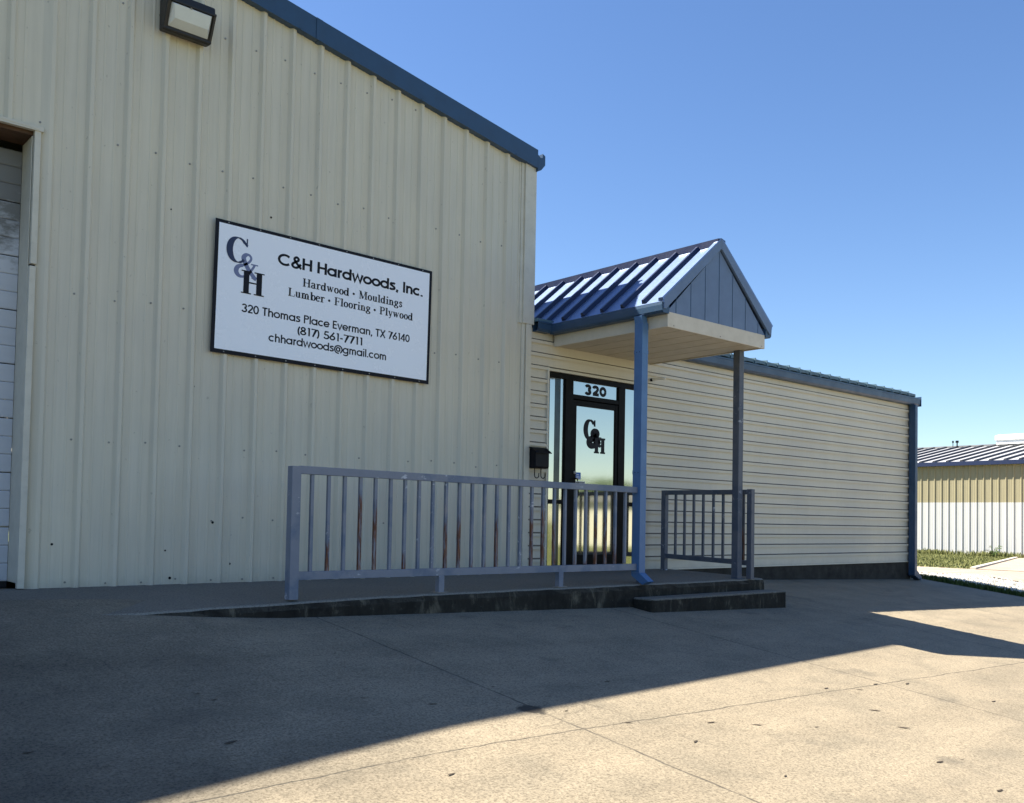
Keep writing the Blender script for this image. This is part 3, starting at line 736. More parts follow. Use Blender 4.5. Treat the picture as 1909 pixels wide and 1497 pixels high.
# siding with openings; ribs every .1586
S = .1588
FX0, FX1, FZ1 = 8.005, 9.775, 2.440
mb = MB()
zr = []; z0 = -.072; first = .085
pts = [(z0, 0)]; z = first
while z < ZT-.02:
    pts += [(z-.024, .0), (z-.036, .024), (z+.002, .026), (z+.020, .0)]; z += S
pts.append((ZT, 0))
for (s0, d0), (s1, d1) in zip(pts[:-1], pts[1:]):
    segs = [(AX0, AX1)] if s0 >= FZ1 else [(AX0, FX0), (FX1, AX1)]
    if s0 < FZ1 < s1: segs = [(AX0, FX0), (FX1, AX1)]
    for a, b in segs:
        n_ = max(1, int((b-a)/.5))
        for i in range(n_):
            xa, xb = a+(b-a)*i/n_, a+(b-a)*(i+1)/n_
            mb.add([(xa,-d0,s0),(xb,-d0,s0),(xb,-d1,s1),(xa,-d1,s1)], [(0,1,2,3)])
z = first+S*3*0
i = 0
z = first
while z < ZT:
    if i % 2 == 1:
        for x in (7.80, 9.86, 11.24, 12.62, 13.87, 15.14, 16.42):
            xx = x+random.uniform(-.02,.02); mb.disc((xx, -.014, z-.008), (0,-1,0), .011, .007, 6, 1)
    i += 1; z += S
# lap seams of the top course and a dark overlap line
for x in (13.10, 16.28): mb.box(x, x+.012, -.0032, 0, 2.72, ZT, 0)
mb.box(AX0+2.1, AX1, -.0185, -.012, first+S*9+.002, first+S*9+.006, 2)
wall = ap(mb, 'siding', [M_ANNEX, M_SCREW, M_DARKIN])
mb = MB(); mb.box(FX0-.005, FX1+.005, -.003, .03, FZ1+.0, FZ1+.07); ap(mb, 'door_head_flashing', M_ANNEX)
mb = MB(); mb.box(AX0, FX0-.002, .003, .2, -.5, -.074); mb.box(10.3, AX1+.03, .010, .2, -.9, -.074); ap(mb, 'foundation', M_FOUND)
mb = MB(); mb.box(10.3, AX1+.02, -.012, .009, -.094, -.074); mb.box(FX1, 10.3, -.012, .009, -.090, -.074); ap(mb, 'base_trim', M_TRIMW)
mb = MB(); mb.box(AX1-.01, AX1, .004, 10, -.9, 3.0); mb.box(7.75, AX1, 9.99, 10, -.5, 3.8); ap(mb, 'side_wall', M_ANNEX)
mb = MB()
for x in (FX0-.012, FX1-.008): mb.box(x-.008, x+.018, -.030, .03, -.07, FZ1+.03)
mb.box(FX0+.008, FX1-.02, -.026, .03, FZ1-.008, FZ1+.024)
ap(mb, 'door_trim', M_TRIMW)
mb = MB(); mb.box(AX1-.115, AX1+.01, -.026, .002, -.078, ZT); ap(mb, 'corner_trim', M_NAVY)
# roof: low slope with raised seam closures that show over the gutter
SL = .083
mb = MB()
def ar(x0, x1, y0, y1, z, t): mb.prism([(x0,y0,z),(x0,y1,z+SL*(y1-y0)),(x0,y1,z+SL*(y1-y0)-t),(x0,y0,z-t)], (0,0,0), (x1-x0,0,0))
ar(7.73, 17.66, -.10, 10.05, 3.035, .04)
rb = ap(mb, 'roof', M_TEAL)
mb = MB(); x = 10.12
while x < 17.40:
    h = .070+random.uniform(-.003, .003)
    zc = 3.04
    mb.prism([(x+.012,-.09,zc),(x+.012,-.09,zc+h*.95),(x+.02,-.09,zc+h),(x+.290,-.09,zc+h-.008),(x+.296,-.09,zc+h-.012),(x+.296,-.09,zc+.004),(x+.23,-.09,zc+.018),(x+.10,-.09,zc+.018)], (0,0,0), (0,5,.415))
    mb.prism([(x-.012,-.105,zc),(x-.012,-.105,zc+.086),(x+.010,-.105,zc+.086),(x+.010,-.105,zc)], (0,0,0), (0,5,.415))
    x += .3105
o = ap(mb, 'roof_seams', M_TEAL)
# gutter, two runs either side of the porch
mb = MB()
def gut(x0, x1, y0=-.135, zt=3.018, h=.135):
    prof = [(y0, zt), (y0, zt-.018), (y0+.006, zt-.020), (y0+.012, zt-h+.03), (y0+.035, zt-h), (-.002, zt-h), (-.002, zt+.004), (-.012, zt+.004), (-.012, zt-h+.01), (y0+.038, zt-h+.01), (y0+.022, zt-h+.035), (y0+.014, zt)]
    mb.prism([(x0, y, z) for y, z in prof], (0,0,0), (x1-x0, 0, 0))
gut(7.735, 7.955, -.12, 3.000, .120); gut(10.05, 17.69)
ap(mb, 'gutter', M_NAVY)
mb = MB(); mb.box(17.692, 17.700, -.138, .0, 2.875, 3.06); ap(mb, 'gutter_end_cap', M_NAVY)
# downspout on the far corner
mb = MB(); mb.box(17.425, 17.520, -.155, -.030, -.24, 2.884)
mb.prism([(17.425,-.155,-.2405),(17.52,-.155,-.2405),(17.72,-.155,-.38),(17.69,-.155,-.435),(17.61,-.155,-.42),(17.425,-.155,-.34)], (0,0,0), (0,.125,0))
ap(mb, 'downspout', M_NAVY, bevel=.006)

# entrance: frame, sidelights, transom and door
fr = MB()
Y0, Y1 = .005, .055
def fb(x0, x1, z0, z1, y0=Y0, y1=Y1): fr.box(x0, x1, y0, y1, z0, z1)
fb(FX0+.008, FX1-.01, 2.362, 2.430)                  # head
fb(FX0+.008, FX0+.050, -.07, 2.361)                  # left jamb
fb(FX1-.052, FX1-.010, -.07, 2.361)
fb(8.330, 8.468, -.07, 2.361, .003)                  # mullions
fb(9.325, 9.452, -.07, 2.361, .003)
fb(8.4685, 9.3245, 2.128, 2.186)                     # transom bar
for a, b in ((FX0+.0505, 8.3295), (9.4525, FX1-.0525)):
    fb(a, b, .775, .830); fb(a, b, -.07, .0)
frame = ap(fr, 'door_frame', M_BLACK, bevel=.003)
def pane(name, x0, x1, z0, z1, par, y=.030):
    m = MB(); m.box(x0, x1, y, y+.006, z0, z1); o = m.build(name, M_GLASS, par)
    if par is an: place(o, aloc)
    return o
for a, b in ((FX0+.045, 8.335), (9.447, FX1-.047)):
    w1 = pane('sidelight_window', a, b, .825, 2.366, an); w2 = pane('sidelight_window', a, b, -.005, .78, an)
tr = pane('transom_window', 8.463, 9.33, 2.18, 2.366, an)
for z0_, z1_ in ((.832, 2.36), (.002, .773)):
    mb = MB(); mb.box(8.165, 8.262, .0275, .0290, z0_, z1_); ap(mb, 'dark_strip', M_DKGREEN)  # thin dark strip added in front of the left sidelight panes
mb = MB(); mb.box(8.06, 9.72, .40, .42, -.07, 2.4); ap(mb, 'interior_backing', M_DARKIN)
# address number on the transom
def fat320(mb, x0, z0, w_, h_):
    y = .0290
    G = {'3': [arc(.42,.74,.30,.19,165,-90), arc(.42,.27,.32,.20,90,-165)], '2': [arc(.46,.70,.32,.22,170,-40)+[(.62,.42),(.20,.14)], [(.10,.10),(.92,.10)]], '0': [arc(.5,.5,.34,.38,0,360)]}
    for i, c in enumerate('320'):
        for path in G[c]:
            sweep(mb, [(x0+(i+px)*w_, z0+pz*h_) for px, pz in path], lambda d, t: w_*.30+.0*t, y)
mb = MB(); fat320(mb, 8.700, 2.212, .136, .122)
o = mb.build('address_number', M_INK, tr, fix=False)
# the door leaf
dr = MB()
DX0, DX1 = 8.4725, 9.3205
dr.box(DX0, 8.540, .012, .050, -.055, 2.118); dr.box(9.270, DX1, .012, .050, -.055, 2.118)
dr.box(8.5405, 9.2695, .012, .050, 2.045, 2.118); dr.box(8.5405, 9.2695, .012, .050, -.055, .135)
door = ap(dr, 'glass_door', M_BLACK, bevel=.004)
gl = MB(); gl.box(8.536, 9.274, .028, .034, .130, 2.050); dg = gl.build('door_glass', M_GLASS, door)
mb = MB(); bigC(mb, 8.700, 8.905, 1.625, 1.885, .0268, .40, .12); bigA(mb, 8.775, 9.02, 1.54, 1.745, .0266, .44, .28); bigH(mb, 8.885, 9.095, 1.455, 1.66, .0264, .30, .11)
mb.build('logo_decal', M_INK, door, fix=False)
mb = MB(); mb.box(8.548, 8.645, .0262, .0278, 1.10, 1.19); mb.build('blue_sticker', M_STICK, door)
mb = MB(); mb.box(8.548, 8.725, .0262, .0278, 1.045, 1.078); o = mb.build('white_sticker', M_WHITE, door)
mb = MB()
for i in range(11): mb.box(8.558+i*.0148, 8.558+i*.0148+.010, .0256, .0260, 1.053, 1.070)
mb.build('sticker_print', M_INK, o)
mb = MB()
for r_ in range(3): mb.box(8.565, 8.63-.01*r_, .0256, .0260, 1.115+r_*.022, 1.124+r_*.022)
mb.build('sticker_print', M_WHITE, door)
mb = MB(); mb.disc((8.512, .012, 1.185), (0,-1,0), .020, .014, 14); mb.build('lock', M_SCREW, door, smooth=False)
mb = MB(); mb.tube([(8.512,.0,.86),(8.512,-.05,.87),(8.512,-.06,.95),(8.512,-.06,1.03),(8.512,-.05,1.10),(8.512,.0,1.11)], .011, 8); mb.build('pull_handle', M_BLACK, door)

# little lamp fitting right of the porch
sl = empty('spotlight', (9.945, -.03, 2.53), 'tiny white spotlight arm on the beige siding right of the blue downspout', 'spotlight')
mb = MB(); mb.disc((0,0.012,0), (0,-1,0), .022, .02, 10); mb.build('mount', M_BLKBOX, sl)
mb = MB(); mb.tube([(0,-.01,0),(.03,-.06,.01),(.07,-.13,.012),(.085,-.17,.010)], .016, 8); mb.build('arm', M_WHITE, sl, smooth=True)

# ================================================================ mailbox
ml = empty('mailbox', (7.825, -.03, 1.2), 'black wall mailbox with two curled newspaper hooks between the corner trim and the door', 'mailbox')
mb = MB()
mb.prism([(-.130,0,.0),(-.130,-.105,.0),(-.130,-.115,.02),(-.130,-.115,.20),(-.130,0,.25)], (0,0,0), (.225,0,0)); mb.build('box', M_BLKBOX, ml, bevel=.006)
mb = MB(); mb.prism([(-.150,0,.262),(-.150,-.06,.250),(-.150,-.145,.190),(-.150,-.145,.180),(-.150,-.06,.240),(-.150,0,.252)], (0,0,0), (.262,0,0)); mb.build('lid', M_BLKBOX, ml, bevel=.002)
for x in (-.085, .020):
    mb = MB(); pts = [(x,-.05,.01),(x,-.05,-.06)]+[(x+.036-.036*math.cos(R(a)), -.05, -.085-.034*math.sin(R(a))) for a in range(0, 181, 20)]+[(x+.072,-.05,-.058)]
    mb.tube(pts, .006, 8); mb.build('hook', M_BLKBOX, ml, smooth=True)

# ================================================================ porch
ploc = (9.0, -.9, 2.73)
po = empty('porch_canopy', ploc, 'small gabled entrance canopy with a blue seamed metal roof, beige soffit and posts', 'canopy')
def pp(mb, name, mats, par=po, **k):
    o = mb.build(name, mats, par, **k); return place(o, ploc) if par is po else o
px0, px1, pyf = 8.074, 9.925, -1.85
xm = (px0+px1)/2; zs = 2.733
EX0, EX1, EZ, RZ = 7.962, 10.036, 3.000, 3.862
slope = (RZ-EZ)/(xm-EX0)
YB = 3.6
# fascia beams
for a in (px0, px1-.03):
    mb = MB(); mb.box(a, a+.03, pyf+.0305, -.035, zs, zs+.165); pp(mb, 'side_fascia', M_SOFFIT, bevel=.003)
mb = MB(); mb.box(px0-.004, px1+.004, pyf, pyf+.03, zs-.004, zs+.165)
for x in (px0+.10, px0+.95, px1-.06): mb.disc((x, pyf, zs+.02), (0,-1,0), .008, .005, 6, 1)
pp(mb, 'front_fascia', [M_SOFFIT, M_SCREW], bevel=.003)
mb = MB(); n_ = 6
for i in range(n_):
    a = px0+.031+(px1-px0-.062)*i/n_; b = px0+.031+(px1-px0-.062)*(i+1)/n_
    mb.prism([(a+.004,-.036,zs+.012),(b-.022,-.036,zs+.010),(b-.018,-.036,zs+.034),(a,-.036,zs+.034)], (0,0,0), (0,pyf+.068,0))
pp(mb, 'soffit', M_SOFFIT)
mb = MB(); mb.box(px0+.031, px1-.031, pyf+.035, -.04, zs+.040, zs+.045); pp(mb, 'soffit_gap_shade_sheet', M_WOOD)  # dark brown sheet puts shade into the gaps between soffit boards
# gable panel with board seams
mb = MB(); zg = zs+.166
mb.prism([(EX0+.10,pyf+.004,zg),(EX1-.10,pyf+.004,zg),(xm,pyf+.004,RZ-.09)], (0,0,0), (0,.02,0))
o = pp(mb, 'gable_panel', M_GABLE)
mb = MB()
for k in range(-3, 4):
    x = xm+k*.262; hh = RZ-.12-abs(x-xm)*slope-zg
    if hh > .05:
        mb = MB(); mb.box(x-.004, x+.004, pyf+.001, pyf+.0037, zg+.004, zg+hh); mb.build('board_seam', M_NAVY, o)
# rake trims
for s_ in (-1, 1):
    mb = MB()
    ex = EX0 if s_ < 0 else EX1
    t = .115
    mb.prism([(xm+s_*.0006,pyf-.030,RZ+.035),(ex-s_*.01,pyf-.030,EZ+.035),(ex-s_*.01,pyf-.030,EZ-.085),(ex-s_*.045,pyf-.030,EZ-.085),(xm+s_*.0006,pyf-.030,RZ+.035-t)], (0,0,0), (0,.032,0))
    pp(mb, 'rake_trim', M_GABLE, bevel=.002)
mb = MB(); mb.prism([(xm-.05,pyf-.034,RZ+.0),(xm,pyf-.034,RZ+.044),(xm+.05,pyf-.034,RZ+.0),(xm+.045,pyf-.034,RZ-.01),(xm,pyf-.034,RZ+.035),(xm-.045,pyf-.034,RZ-.01)], (0,0,0), (0,.3,0))
# roof slopes with raised seams
def slope_pt(s_, u, y, h=0):
    """u = 0 at the eave, 1 at the ridge; h = height off the sheet"""
    ex = EX0 if s_ < 0 else EX1
    x = ex+(xm-ex)*u; z = EZ+(RZ-EZ)*u
    L = math.hypot(xm-EX0, RZ-EZ); nx, nz_ = s_*(RZ-EZ)/L, (xm-EX0)/L
    return (x+nx*h, y, z+nz_*h)
seams = [-1.584, -1.266, -.947, -.630, -.300, .016, .34, .69, 1.03, 1.35, 1.67, 2.0, 2.32, 2.64, 2.96, 3.28]
for s_ in (-1, 1):
    mb = MB(); sb_ = MB()
    q = [slope_pt(s_, -.01, pyf-.028, 0), slope_pt(s_, 1, pyf-.028, 0), slope_pt(s_, 1, pyf-.028, -.02), slope_pt(s_, -.01, pyf-.028, -.02)]
    mb.prism(q, (0,0,0), (0, YB-pyf, 0))
    for y in seams:
        vs = []
        for u in (.012, .94):
            for dy, h in ((-.034,.001),(-.016,.046),(.012,.046),(.030,.001)): vs.append(slope_pt(s_, u, y+dy, h))
        sb_.add(vs, [(0,1,2,3),(7,6,5,4),(0,4,5,1),(1,5,6,2),(2,6,7,3)])
    # folded edge along the gable
    vs = []
    for u in (0, 1):
        for dy, h in ((-.001,.001),(-.001,.040),(.055,.040),(.075,.001)): vs.append(slope_pt(s_, u, pyf-.028+dy, h))
    mb.add(vs, [(0,1,2,3),(7,6,5,4),(0,4,5,1),(1,5,6,2),(2,6,7,3)])
    ro_ = pp(mb, 'roof', M_ROOF); sb_.build('roof_seams', M_SEAM, ro_)
# ridge cap
mb = MB()
for s_ in (-1, 1):
    hw_ = .072; zt_r = RZ+.030
    q = [(xm, pyf-.024, zt_r+.012), (xm+s_*hw_, pyf-.024, zt_r-.004), (xm+s_*hw_, pyf-.024, RZ-hw_*slope+.004), (xm, pyf-.024, RZ+.004)]
    mb.prism(q, (0,0,0), (0, YB-pyf, 0))
pp(mb, 'ridge_cap', M_SEAM)
# gutters along both eaves
for s_ in (-1, 1):
    mb = MB(); bx = px0 if s_ < 0 else px1
    o_ = lambda d: bx+s_*d
    prof = [(.0005, 2.980), (.012, 2.980), (.012, 2.888), (.085, 2.888), (.100, 2.905), (.108, 2.962), (.104, 2.966), (.104, 2.985), (.124, 2.985), (.126, 2.955), (.118, 2.895), (.095, 2.872), (.0005, 2.872)]
    mb.prism([(o_(d), pyf-.010, z) for d, z in prof], (0,0,0), (0, 1.80, 0))
    mb.prism([(o_(d), pyf-.016, z) for d, z in [(.0005,2.985),(.124,2.985),(.126,2.955),(.118,2.895),(.095,2.872),(.0005,2.872)]], (0,0,0), (0,.0055,0))
    pp(mb, 'gutter', M_NAVY)
# posts
for x, y, w_ in ((8.123, -1.462, .034), (9.885, -1.502, .047)):
    mb = MB(); mb.box(x-w_, x+w_, y-w_, y+w_, -.118, zs+.011)
    mb.box(x-w_-.02, x+w_+.02, y-w_-.02, y+w_+.02, -.1195, -.112)
    po_ = pp(mb, 'post', M_RAIL2, bevel=.004); po_['rust'] = 0.0
# front downspout with a kicked-out shoe
dx, dyc = 8.008, -1.525
mb = MB()
hw, hd = .050, .058
mb.box(dx-hw, dx+hw, dyc-hd, dyc+hd, .005, 2.80)
mb.prism([(dx-hw,dyc-hd,2.8005),(dx+hw-.01,dyc-hd,2.8005),(dx+hw-.035,dyc-hd,2.873),(dx-hw-.02,dyc-hd,2.873)], (0,0,0), (0,2*hd,0))
# joint collars
for z in (2.45, 1.10):
    mb.box(dx-hw-.003, dx+hw+.003, dyc-hd-.003, dyc+hd+.003, z, z+.045)
    for y in (-.025, .02): mb.disc((dx-hw-.003, dyc+y, z+.02), (-1,0,0), .006, .004, 6, 1)
e = [(dyc-hd, .0045), (dyc+hd, .0045), (dyc+hd, -.030), (dyc-hd-.045, -.125), (dyc-hd-.13, -.085)]
mb.prism([(dx-hw, y, z) for y, z in e], (0,0,0), (2*hw,0,0))
pp(mb, 'downspout', [M_BLUE, M_BLKBOX], bevel=.004)
# ================================================================ railings
def tubebox(name, par, loc, p, q, w_, h_, rust=0.0, mat=None):
    p = Vector(p); q = Vector(q)
    mb = MB(); mb.bar((0,0,0), q-p, w_, h_); o = mb.build(name, mat or M_RAIL, par, bevel=.003)
    o.location = p-Vector(loc); o['rust'] = rust; return o
rl = (3.7, -1.52, -.115)
fr_ = empty('ramp_railing', rl, 'long chipped blue-grey railing with rusty balusters along the ramp', 'railing')
YR = -1.52
zt, zb = .945, .075
def zt_(x): return .947-.012*(x-3.7)/4.2
tubebox('post', fr_, rl, (3.745,YR,-.118), (3.745,YR,.975), .082, .082)
tubebox('top_rail', fr_, rl, (3.787,YR,zt_(3.7)), (7.957,YR,zt_(8.0)-.01), .055, .066)
tubebox('bottom_rail', fr_, rl, (3.787,YR,zb), (6.75,YR,zb-.003), .050, .068)
tubebox('bottom_rail', fr_, rl, (6.7505,YR,zb-.003), (7.957,YR,zb-.006), .052, .070)
for x in (5.255, 6.79):
    o = tubebox('foot', fr_, rl, (x,YR,-.116), (x,YR,zb-.035), .062, .062)
    mb = MB(); mb.box(-.07, .07, -.05, .05, 0, .006)
    for a in (-.05, .05): mb.disc((a, -.025, .006), (0,0,1), .008, .008, 6)
    mb.build('base_plate', M_SCREW, o)
bal = [3.908,4.066,4.221,4.378,4.532,4.691,4.845,4.999,5.154,5.307,5.464,5.619,5.772,5.926,6.082,6.234,6.387,6.541,6.700,6.854,7.009,7.163,7.316,7.469,7.622,7.782]
rust = [0,.28,0,.68,.58,0,.17,0,0,.47,.50,.10,.06,.52,0,0,.55,.62,.50,0,.08,.05,.52,.56,.24,.07]
base = None
for i, (x, ru) in enumerate(zip(bal, rust)):
    h = zt_(x)-.035-(zb+.033)
    if base is None:
        mb = MB(); mb.box(-.0145, .0145, -.0145, .0145, 0, h); base = mb.build('baluster', M_RAIL, fr_, bevel=.002); o = base
    else:
        o = base.copy(); COL.objects.link(o); o.parent = fr_
    o.location = (x-rl[0], 0, zb+.033-rl[2]); o['rust'] = ru
rl2 = (10.05, -1.56, -.12)
XR = 10.04
r2_ = empty('side_railing', rl2, 'short dark blue railing at the right edge of the entrance slab, behind the post', 'railing')
tubebox('post', r2_, rl2, (XR,-1.595,-.120), (XR,-1.595,1.005), .070, .070, mat=M_RAIL2)
tubebox('post', r2_, rl2, (XR,-.215,-.080), (XR,-.215,1.005), .070, .070, mat=M_RAIL2)
tubebox('top_rail', r2_, rl2, (XR,-.251,.975), (XR,-1.559,.970), .055, .060, mat=M_RAIL2)
tubebox('bottom_rail', r2_, rl2, (XR,-.251,.115), (XR,-1.559,.080), .050, .062, mat=M_RAIL2)
mb = MB(); mb.box(-.0145, .0145, -.0145, .0145, 0, .83); base2 = None
for y in (-.405,-.556,-.708,-.863,-1.025,-1.178,-1.335,-1.490):
    if base2 is None: base2 = mb.build('baluster', M_RAIL2, r2_, bevel=.002); o = base2
    else: o = base2.copy(); COL.objects.link(o); o.parent = r2_
    o.location = (XR-rl2[0], y-rl2[1], .115-rl2[2]+.0); o['rust'] = .4 if y < -1.45 else 0.0

# ================================================================ far building
floc = (44, 10, -.72)
fbld = empty('storage_building', floc, 'distant tan and white ribbed-steel building with a seamed metal roof across the grass', 'building')
def fp(mb, name, mats, par=fbld, **k):
    o = mb.build(name, mats, par, **k); return place(o, floc) if par is fbld else o
mb = MB()
pts = profile(-16, 40, 12.29, .10, .034, .042)
for (s0, d0), (s1, d1) in zip(pts[:-1], pts[1:]):
    mb.add([(44-d0,s0,-1.1),(44-d1,s1,-1.1),(44-d1,s1,3.62),(44-d0,s0,3.62)], [(0,1,2,3)])
fp(mb, 'wall', M_FAR)
mb = MB(); mb.box(44.02, 58, -16, 40, -1.1, 3.6); fp(mb, 'core', M_FAR)
RX, RZ2 = 51.0, 4.87
mb = MB()
mb.prism([(43.86,-16.3,3.60),(RX,-16.3,RZ2),(58.2,-16.3,3.60),(58.2,-16.3,3.52),(RX,-16.3,RZ2-.08),(43.86,-16.3,3.52)], (0,0,0), (0,56.6,0))
y = 12.29+.6352*40; sb_ = MB()
sl2 = (RZ2-3.60)/(RX-43.86)
while y > -16:
    vs = []
    for x in (43.86, RX):
        z = 3.60+(x-43.86)*sl2
        for dy, h in ((-.08,.0),(-.045,.075),(.045,.075),(.08,.0)): vs.append((x, y+dy, z+h+.001))
    sb_.add(vs, [(0,1,2,3),(7,6,5,4),(0,4,5,1),(1,5,6,2),(2,6,7,3)])
    y -= .6352
ro_ = fp(mb, 'roof', M_ROOFP); sb_.build('roof_seams', painted('dark_grey_seam', (.035,.035,.038), .5, .1), ro_)
mb = MB(); mb.box(43.70, 43.86, -16.3, 40.3, 3.42, 3.605); fp(mb, 'gutter', M_SEAM)
mb = MB(); mb.box(RX-.18, RX+.18, -16.3, 40.3, RZ2-.01, RZ2+.07); fp(mb, 'ridge_cap', M_ROOFG)
mb = MB(); mb.box(RX-.30, RX+.5, 2, 11.55, 4.90, 5.12); mb.prism([(RX-.36,2,5.121),(RX-.36,2,5.34),(RX+.1,2,5.44),(RX+.56,2,5.34),(RX+.56,2,5.121)], (0,0,0), (0,9.6,0)); fp(mb, 'ridge_vent', M_WHITE)
for y, r_ in ((13.72, .03), (13.50, .055)):
    mb = MB(); mb.tube([(RX-.4,y,4.75),(RX-.4,y,5.08)], r_*.6, 8); mb.tube([(RX-.4,y,5.08),(RX-.4,y,5.19)], r_*1.5, 8); fp(mb, 'vent_pipe', M_BLKBOX)
ws = empty('wheel_stop', (38.9, 4.95, gz(38.9, 4.95)+.03), 'yellow concrete wheel stop on the driveway before the distant building', 'wheel stop')
mb = MB(); mb.prism([(-.15,-.9,0),(-.1,-.9,.13),(.1,-.9,.13),(.15,-.9,0)], (0,0,0), (0,1.6,0)); mb.build('block', M_YELLOW, ws, bevel=.02)

# ================================================================ vegetation and small stuff
def blades(mb, n, fx, h0, h1, wd, lean=.35):
    for _ in range(n):
        x, y = fx(); z = gz(x, y); h = random.uniform(h0, h1); a = random.uniform(0, 6.283)
        dx_, dy_ = math.cos(a)*wd, math.sin(a)*wd; lx, ly = random.uniform(-1,1)*lean*h, random.uniform(-1,1)*lean*h
        mb.add([(x-dx_,y-dy_,z-.02),(x+dx_,y+dy_,z-.02),(x+lx*.4+dx_*.7,y+ly*.4+dy_*.7,z+h*.6),(x+lx,y+ly,z+h)], [(0,1,2),(0,2,3)])
def in_lawn():
    while True:
        x = random.uniform(25.0, 43.9)**1.0; y = random.uniform(dy_edge(x)+.1, 18)
        return x, y
g = sheet('lawn_soil', frange([(25.1,44,.9)]), frange([(2,40,.5)]), .004, M_SOIL, keep=lambda x, y: y > dy_edge(x)-.3); tag(g, kind='structure')
mb = MB(); blades(mb, 30000, in_lawn, .03, .09, .022)
blades(mb, 2500, lambda: (random.uniform(42.8, 43.9), random.choice([random.uniform(7.6, 18), random.gauss(8.6,.6), random.gauss(11.5,.5)])), .08, .30, .025)
g = mb.build('grass', M_GRASS, fix=False); tag(g, kind='stuff', label='sunlit green lawn in front of the distant building', cat='grass')
mb = MB(); blades(mb, 6000, lambda: (random.gauss(18.20, .07)+.02*math.sin(random.random()*9), random.uniform(-8, .25)), .03, .11, .012)
blades(mb, 1500, lambda: (random.uniform(18.2, 18.75), random.uniform(-8, 1.5)), .02, .08, .012)
g = mb.build('weeds', M_WEED, fix=False); tag(g, kind='stuff', label='dark fringe of weeds between the concrete yard and the gravel', cat='weeds')
mb = MB()
for _ in range(5200):
    x = random.uniform(18.25, 21.2); y = random.uniform(-6, 2.5); s_ = random.uniform(.015, .05); z = gz(x, y)
    vs = [(x+random.uniform(-.2,.2)*s_+s_*math.cos(t), y+s_*math.sin(t)*random.uniform(.7,1), z-.01) for t in (0,1.57,3.14,4.71)]+[(x+random.uniform(-.3,.3)*s_, y, z+s_*random.uniform(.4,.9))]
    mb.add(vs, [(0,1,4),(1,2,4),(2,3,4),(3,0,4)])
g = mb.build('gravel_stones', M_STONE, fix=False); tag(g, kind='stuff', label='loose white gravel along the road', cat='gravel')

# leaning weed with broad leaves at the driveway corner by the far wall
def weed_plant(loc, h, label, n=9):
    o = empty('weed_plant', loc, label, 'plant'); mb = MB(); mb2 = MB()
    for i in range(n):
        a = random.uniform(0, 6.28); r_ = random.uniform(.15, .5)*h; hh = h*random.uniform(.5, 1)
        p = [(0,0,0),(r_*.4*math.cos(a), r_*.4*math.sin(a), hh*.6),(r_*math.cos(a), r_*math.sin(a), hh)]
        mb2.tube(p, .008, 5)
        q = Vector(p[2]); s_ = h*.16; d = Vector((math.cos(a), math.sin(a), -.2))*s_*1.8; t = Vector((-math.sin(a), math.cos(a), .3))*s_*.5
        mb.add([q-d*.2, q+d*.4+t, q+d, q+d*.4-t], [(0,1,2),(0,2,3)])
        q = Vector(p[1]); mb.add([q, q+d*.4+t, q+d, q+d*.4-t], [(0,1,2),(0,2,3)])
    mb.build('leaves', M_WEED, o, fix=False); mb2.build('stem', M_WEED, o); return o
weed_plant((41.5, 8.0, gz(41.5, 8.0)), .55, 'broad-leaved weed leaning over the corner of the driveway kerb', 14)
weed_plant((43.6, 12.1, gz(43.6, 12)), .35, 'small weed standing against the foot of the distant white wall', 5)
weed_plant((10.13, -.14, -.095), .09, 'tiny weed at the foot of the siding behind the side railing', 7)

# dead leaves on the yard
LV = [(2.05,-4.11,.06),(2.2,-3.34,.03),(3.36,-4.0,.04),(4.94,-3.93,.045),(3.99,-3.8,.03),(2.77,-4.95,.04),(4.09,-4.38,.03),(4.3,-4.7,.04),(4.86,-4.89,.05),(5.14,-5.04,.05),(6.43,-5.14,.06),(6.19,-5.47,.06),(5.53,-5.22,.03),(5.65,-5.96,.055),(5.86,-6.0,.02),(7.9,-5.37,.05),(5.47,-6.37,.05),(7.68,-4.77,.06),(7.32,-4.68,.05),(4.42,-5.11,.045),(6.67,-4.62,.05),(6.96,-4.74,.04),(1.2,-3.85,.04),(2.24,-3.47,.03),(3.04,-3.75,.03),(4.42,-5.7,.03)]
mb = MB(); pts = [(-1,0,.1),(-.4,.28,.02),(.3,.26,.06),(1,.02,.22),(.3,-.24,.03),(-.45,-.26,.08)]
mb.v = [tuple(p) for p in pts]+[(p[0], p[1], p[2]+.05) for p in pts]
mb.f = [(0,1,2,3,4,5)[::-1], (6,7,8,9,10,11)]+[(i, (i+1) % 6, 6+(i+1) % 6, 6+i) for i in range(6)]; mb.m = [0]*8
lf0 = None
for x, y, s_ in LV:
    if lf0 is None: lf0 = mb.build('fallen_leaf', M_LEAFD); o = lf0
    else: o = lf0.copy(); COL.objects.link(o)
    o.location = (x, y, gz(x, y)+.003); o.scale = (s_*.75, s_*.6, s_*.18); o.rotation_euler = (.115, .026, random.uniform(-1, .4))
    if (x, y) == (2.05, -4.11): lb = 'largest dark dead leaf, alone in the shade at the lower left of the yard'
    elif (x, y) == (1.2, -3.85): lb = 'dead leaf nearest the left edge of the picture, in the shade'
    elif (x, y) == (7.9, -5.37): lb = 'dead leaf nearest the right edge, out on the sunlit concrete'
    elif (x, y) == (5.47, -6.37): lb = 'dead leaf nearest the lower right corner on the sunlit concrete'
    elif (x, y) == (3.99, -3.8): lb = 'dead leaf on the joint just above the broken patch'
    elif (x, y) == (2.77, -4.95): lb = 'leftmost dead leaf on the sunlit concrete, just below the shadow edge'
    elif y > -4.3: lb = 'small dead leaf lying in the shaded half of the yard'
    else: lb = 'small dark dead leaf lying on the sunlit concrete'
    tag(o, lb, 'leaf', 'dead leaves on the concrete yard')

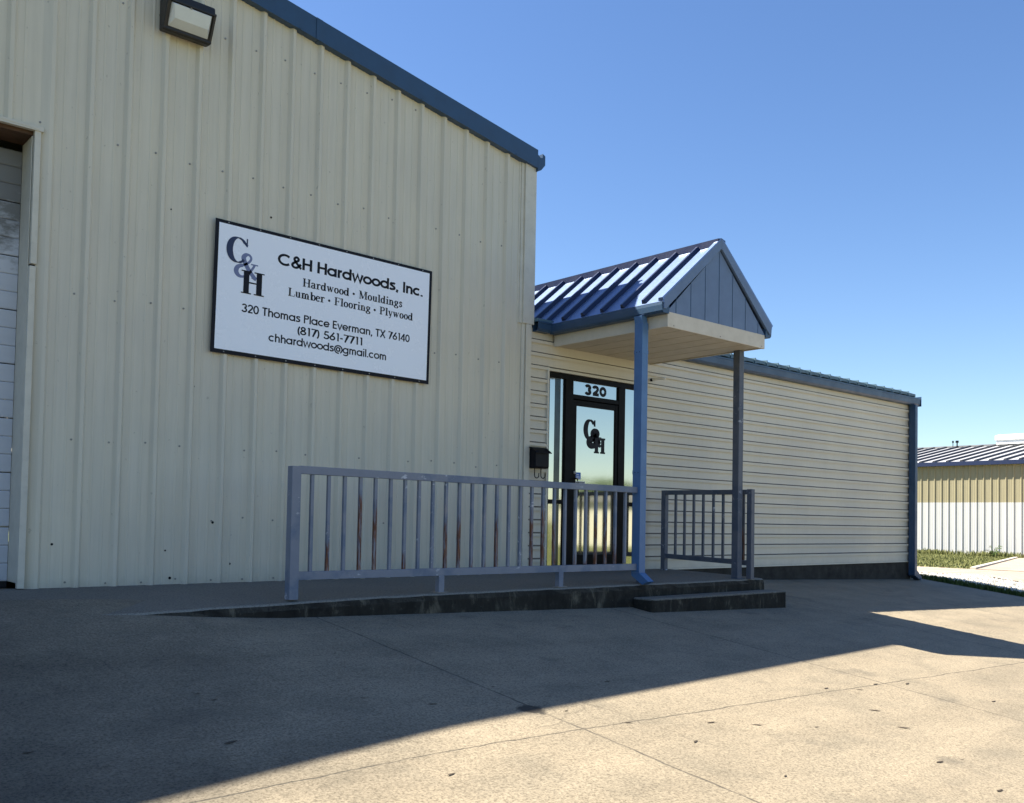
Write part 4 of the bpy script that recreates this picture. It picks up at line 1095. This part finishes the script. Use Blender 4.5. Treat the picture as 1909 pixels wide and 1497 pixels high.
# ================================================================ behind the camera (seen mirrored in the door glass)
bl = (60, -44, gz(60, -44))
cb = empty('cream_building', bl, 'long cream building behind the camera, mirrored in the door glass', 'building', rot=(0,0,R(-40)))
mb = MB(); mb.box(-17, 17, -5, 5, -.5, 3.05); mb.build('wall', painted('cream_render', (.60,.58,.47), .8, .06), cb)
mb = MB(); mb.prism([(-17.4,-5.4,3.051),(-17.4,5.4,3.051),(-17.4,0,3.7)], (0,0,0), (34.8,0,0)); mb.build('roof', M_ROOFG, cb)
for x in (-13, -8, -3, 3, 8, 13):
    for y0_ in (5.0, -5.04):
        mb = MB(); mb.box(x-.7, x+.7, y0_, y0_+.04, .9, 2.2); mb.build('window', M_GLASS, cb)
trees = [(38,-70,7,0),(52,-78,8.5,1),(66,-72,7.5,2),(80,-66,9,0),(92,-55,8,1),(98,-40,7.5,2),(25,-80,8,1),(108,-28,8,0),(10,-85,8,2),(88,-72,10,1)]
protos = []
def make_tree(kind):
    o = bpy.data.objects.new('roadside_tree', None); COL.objects.link(o)
    rnd = random.Random(kind*17+3); mb = MB(); mb.tube([(0,0,0),(.05,.1,1.2),(0,.05,2.6)], .2, 8)
    for a in range(6):
        t = a*1.05+rnd.random(); mb.tube([(0,.05,1.7+.15*a),(math.cos(t)*.9,math.sin(t)*.9,3.2+.2*a)], .07, 6)
    mb.build('trunk', M_BARK, o)
    mb = MB(); cl = [(rnd.gauss(0,1.3), rnd.gauss(0,1.3), rnd.uniform(2.2,5.6), rnd.uniform(.6,1.3)) for _ in range(26)]
    for cx, cy, cz, r_ in cl:
        for _ in range(150):
            d = Vector((rnd.gauss(0,1), rnd.gauss(0,1), rnd.gauss(0,1))).normalized()*r_*rnd.uniform(.6,1.05); c = Vector((cx,cy,cz))+d
            u_ = Vector((rnd.gauss(0,1), rnd.gauss(0,1), rnd.gauss(0,1))).normalized()*.12; v_ = u_.orthogonal().normalized()*.07
            mb.add([c-u_, c+v_, c+u_, c-v_], [(0,1,2,3)])
    mb.build('crown', M_TREE, o, fix=False); return o
tl = ['round dense tree','broad leafy tree','loose open-crowned tree']
for i, (x, y, h, kd) in enumerate(trees):
    if i < 3: o = make_tree(i); protos.append(o); kk = i
    else:
        kk = kd; o = protos[kk].copy(); COL.objects.link(o)
        for ch in protos[kk].children:
            c = ch.copy(); COL.objects.link(c); c.parent = o
    o.location = (x, y, gz(x, y)); s_ = h/8.2; o.scale = (s_*1.5, s_*1.5, s_); o.rotation_euler = (0,0,i*1.7)
    tag(o, tl[kk]+' in the row behind the camera, seen mirrored in the glass', 'tree', 'trees mirrored in the door glass')
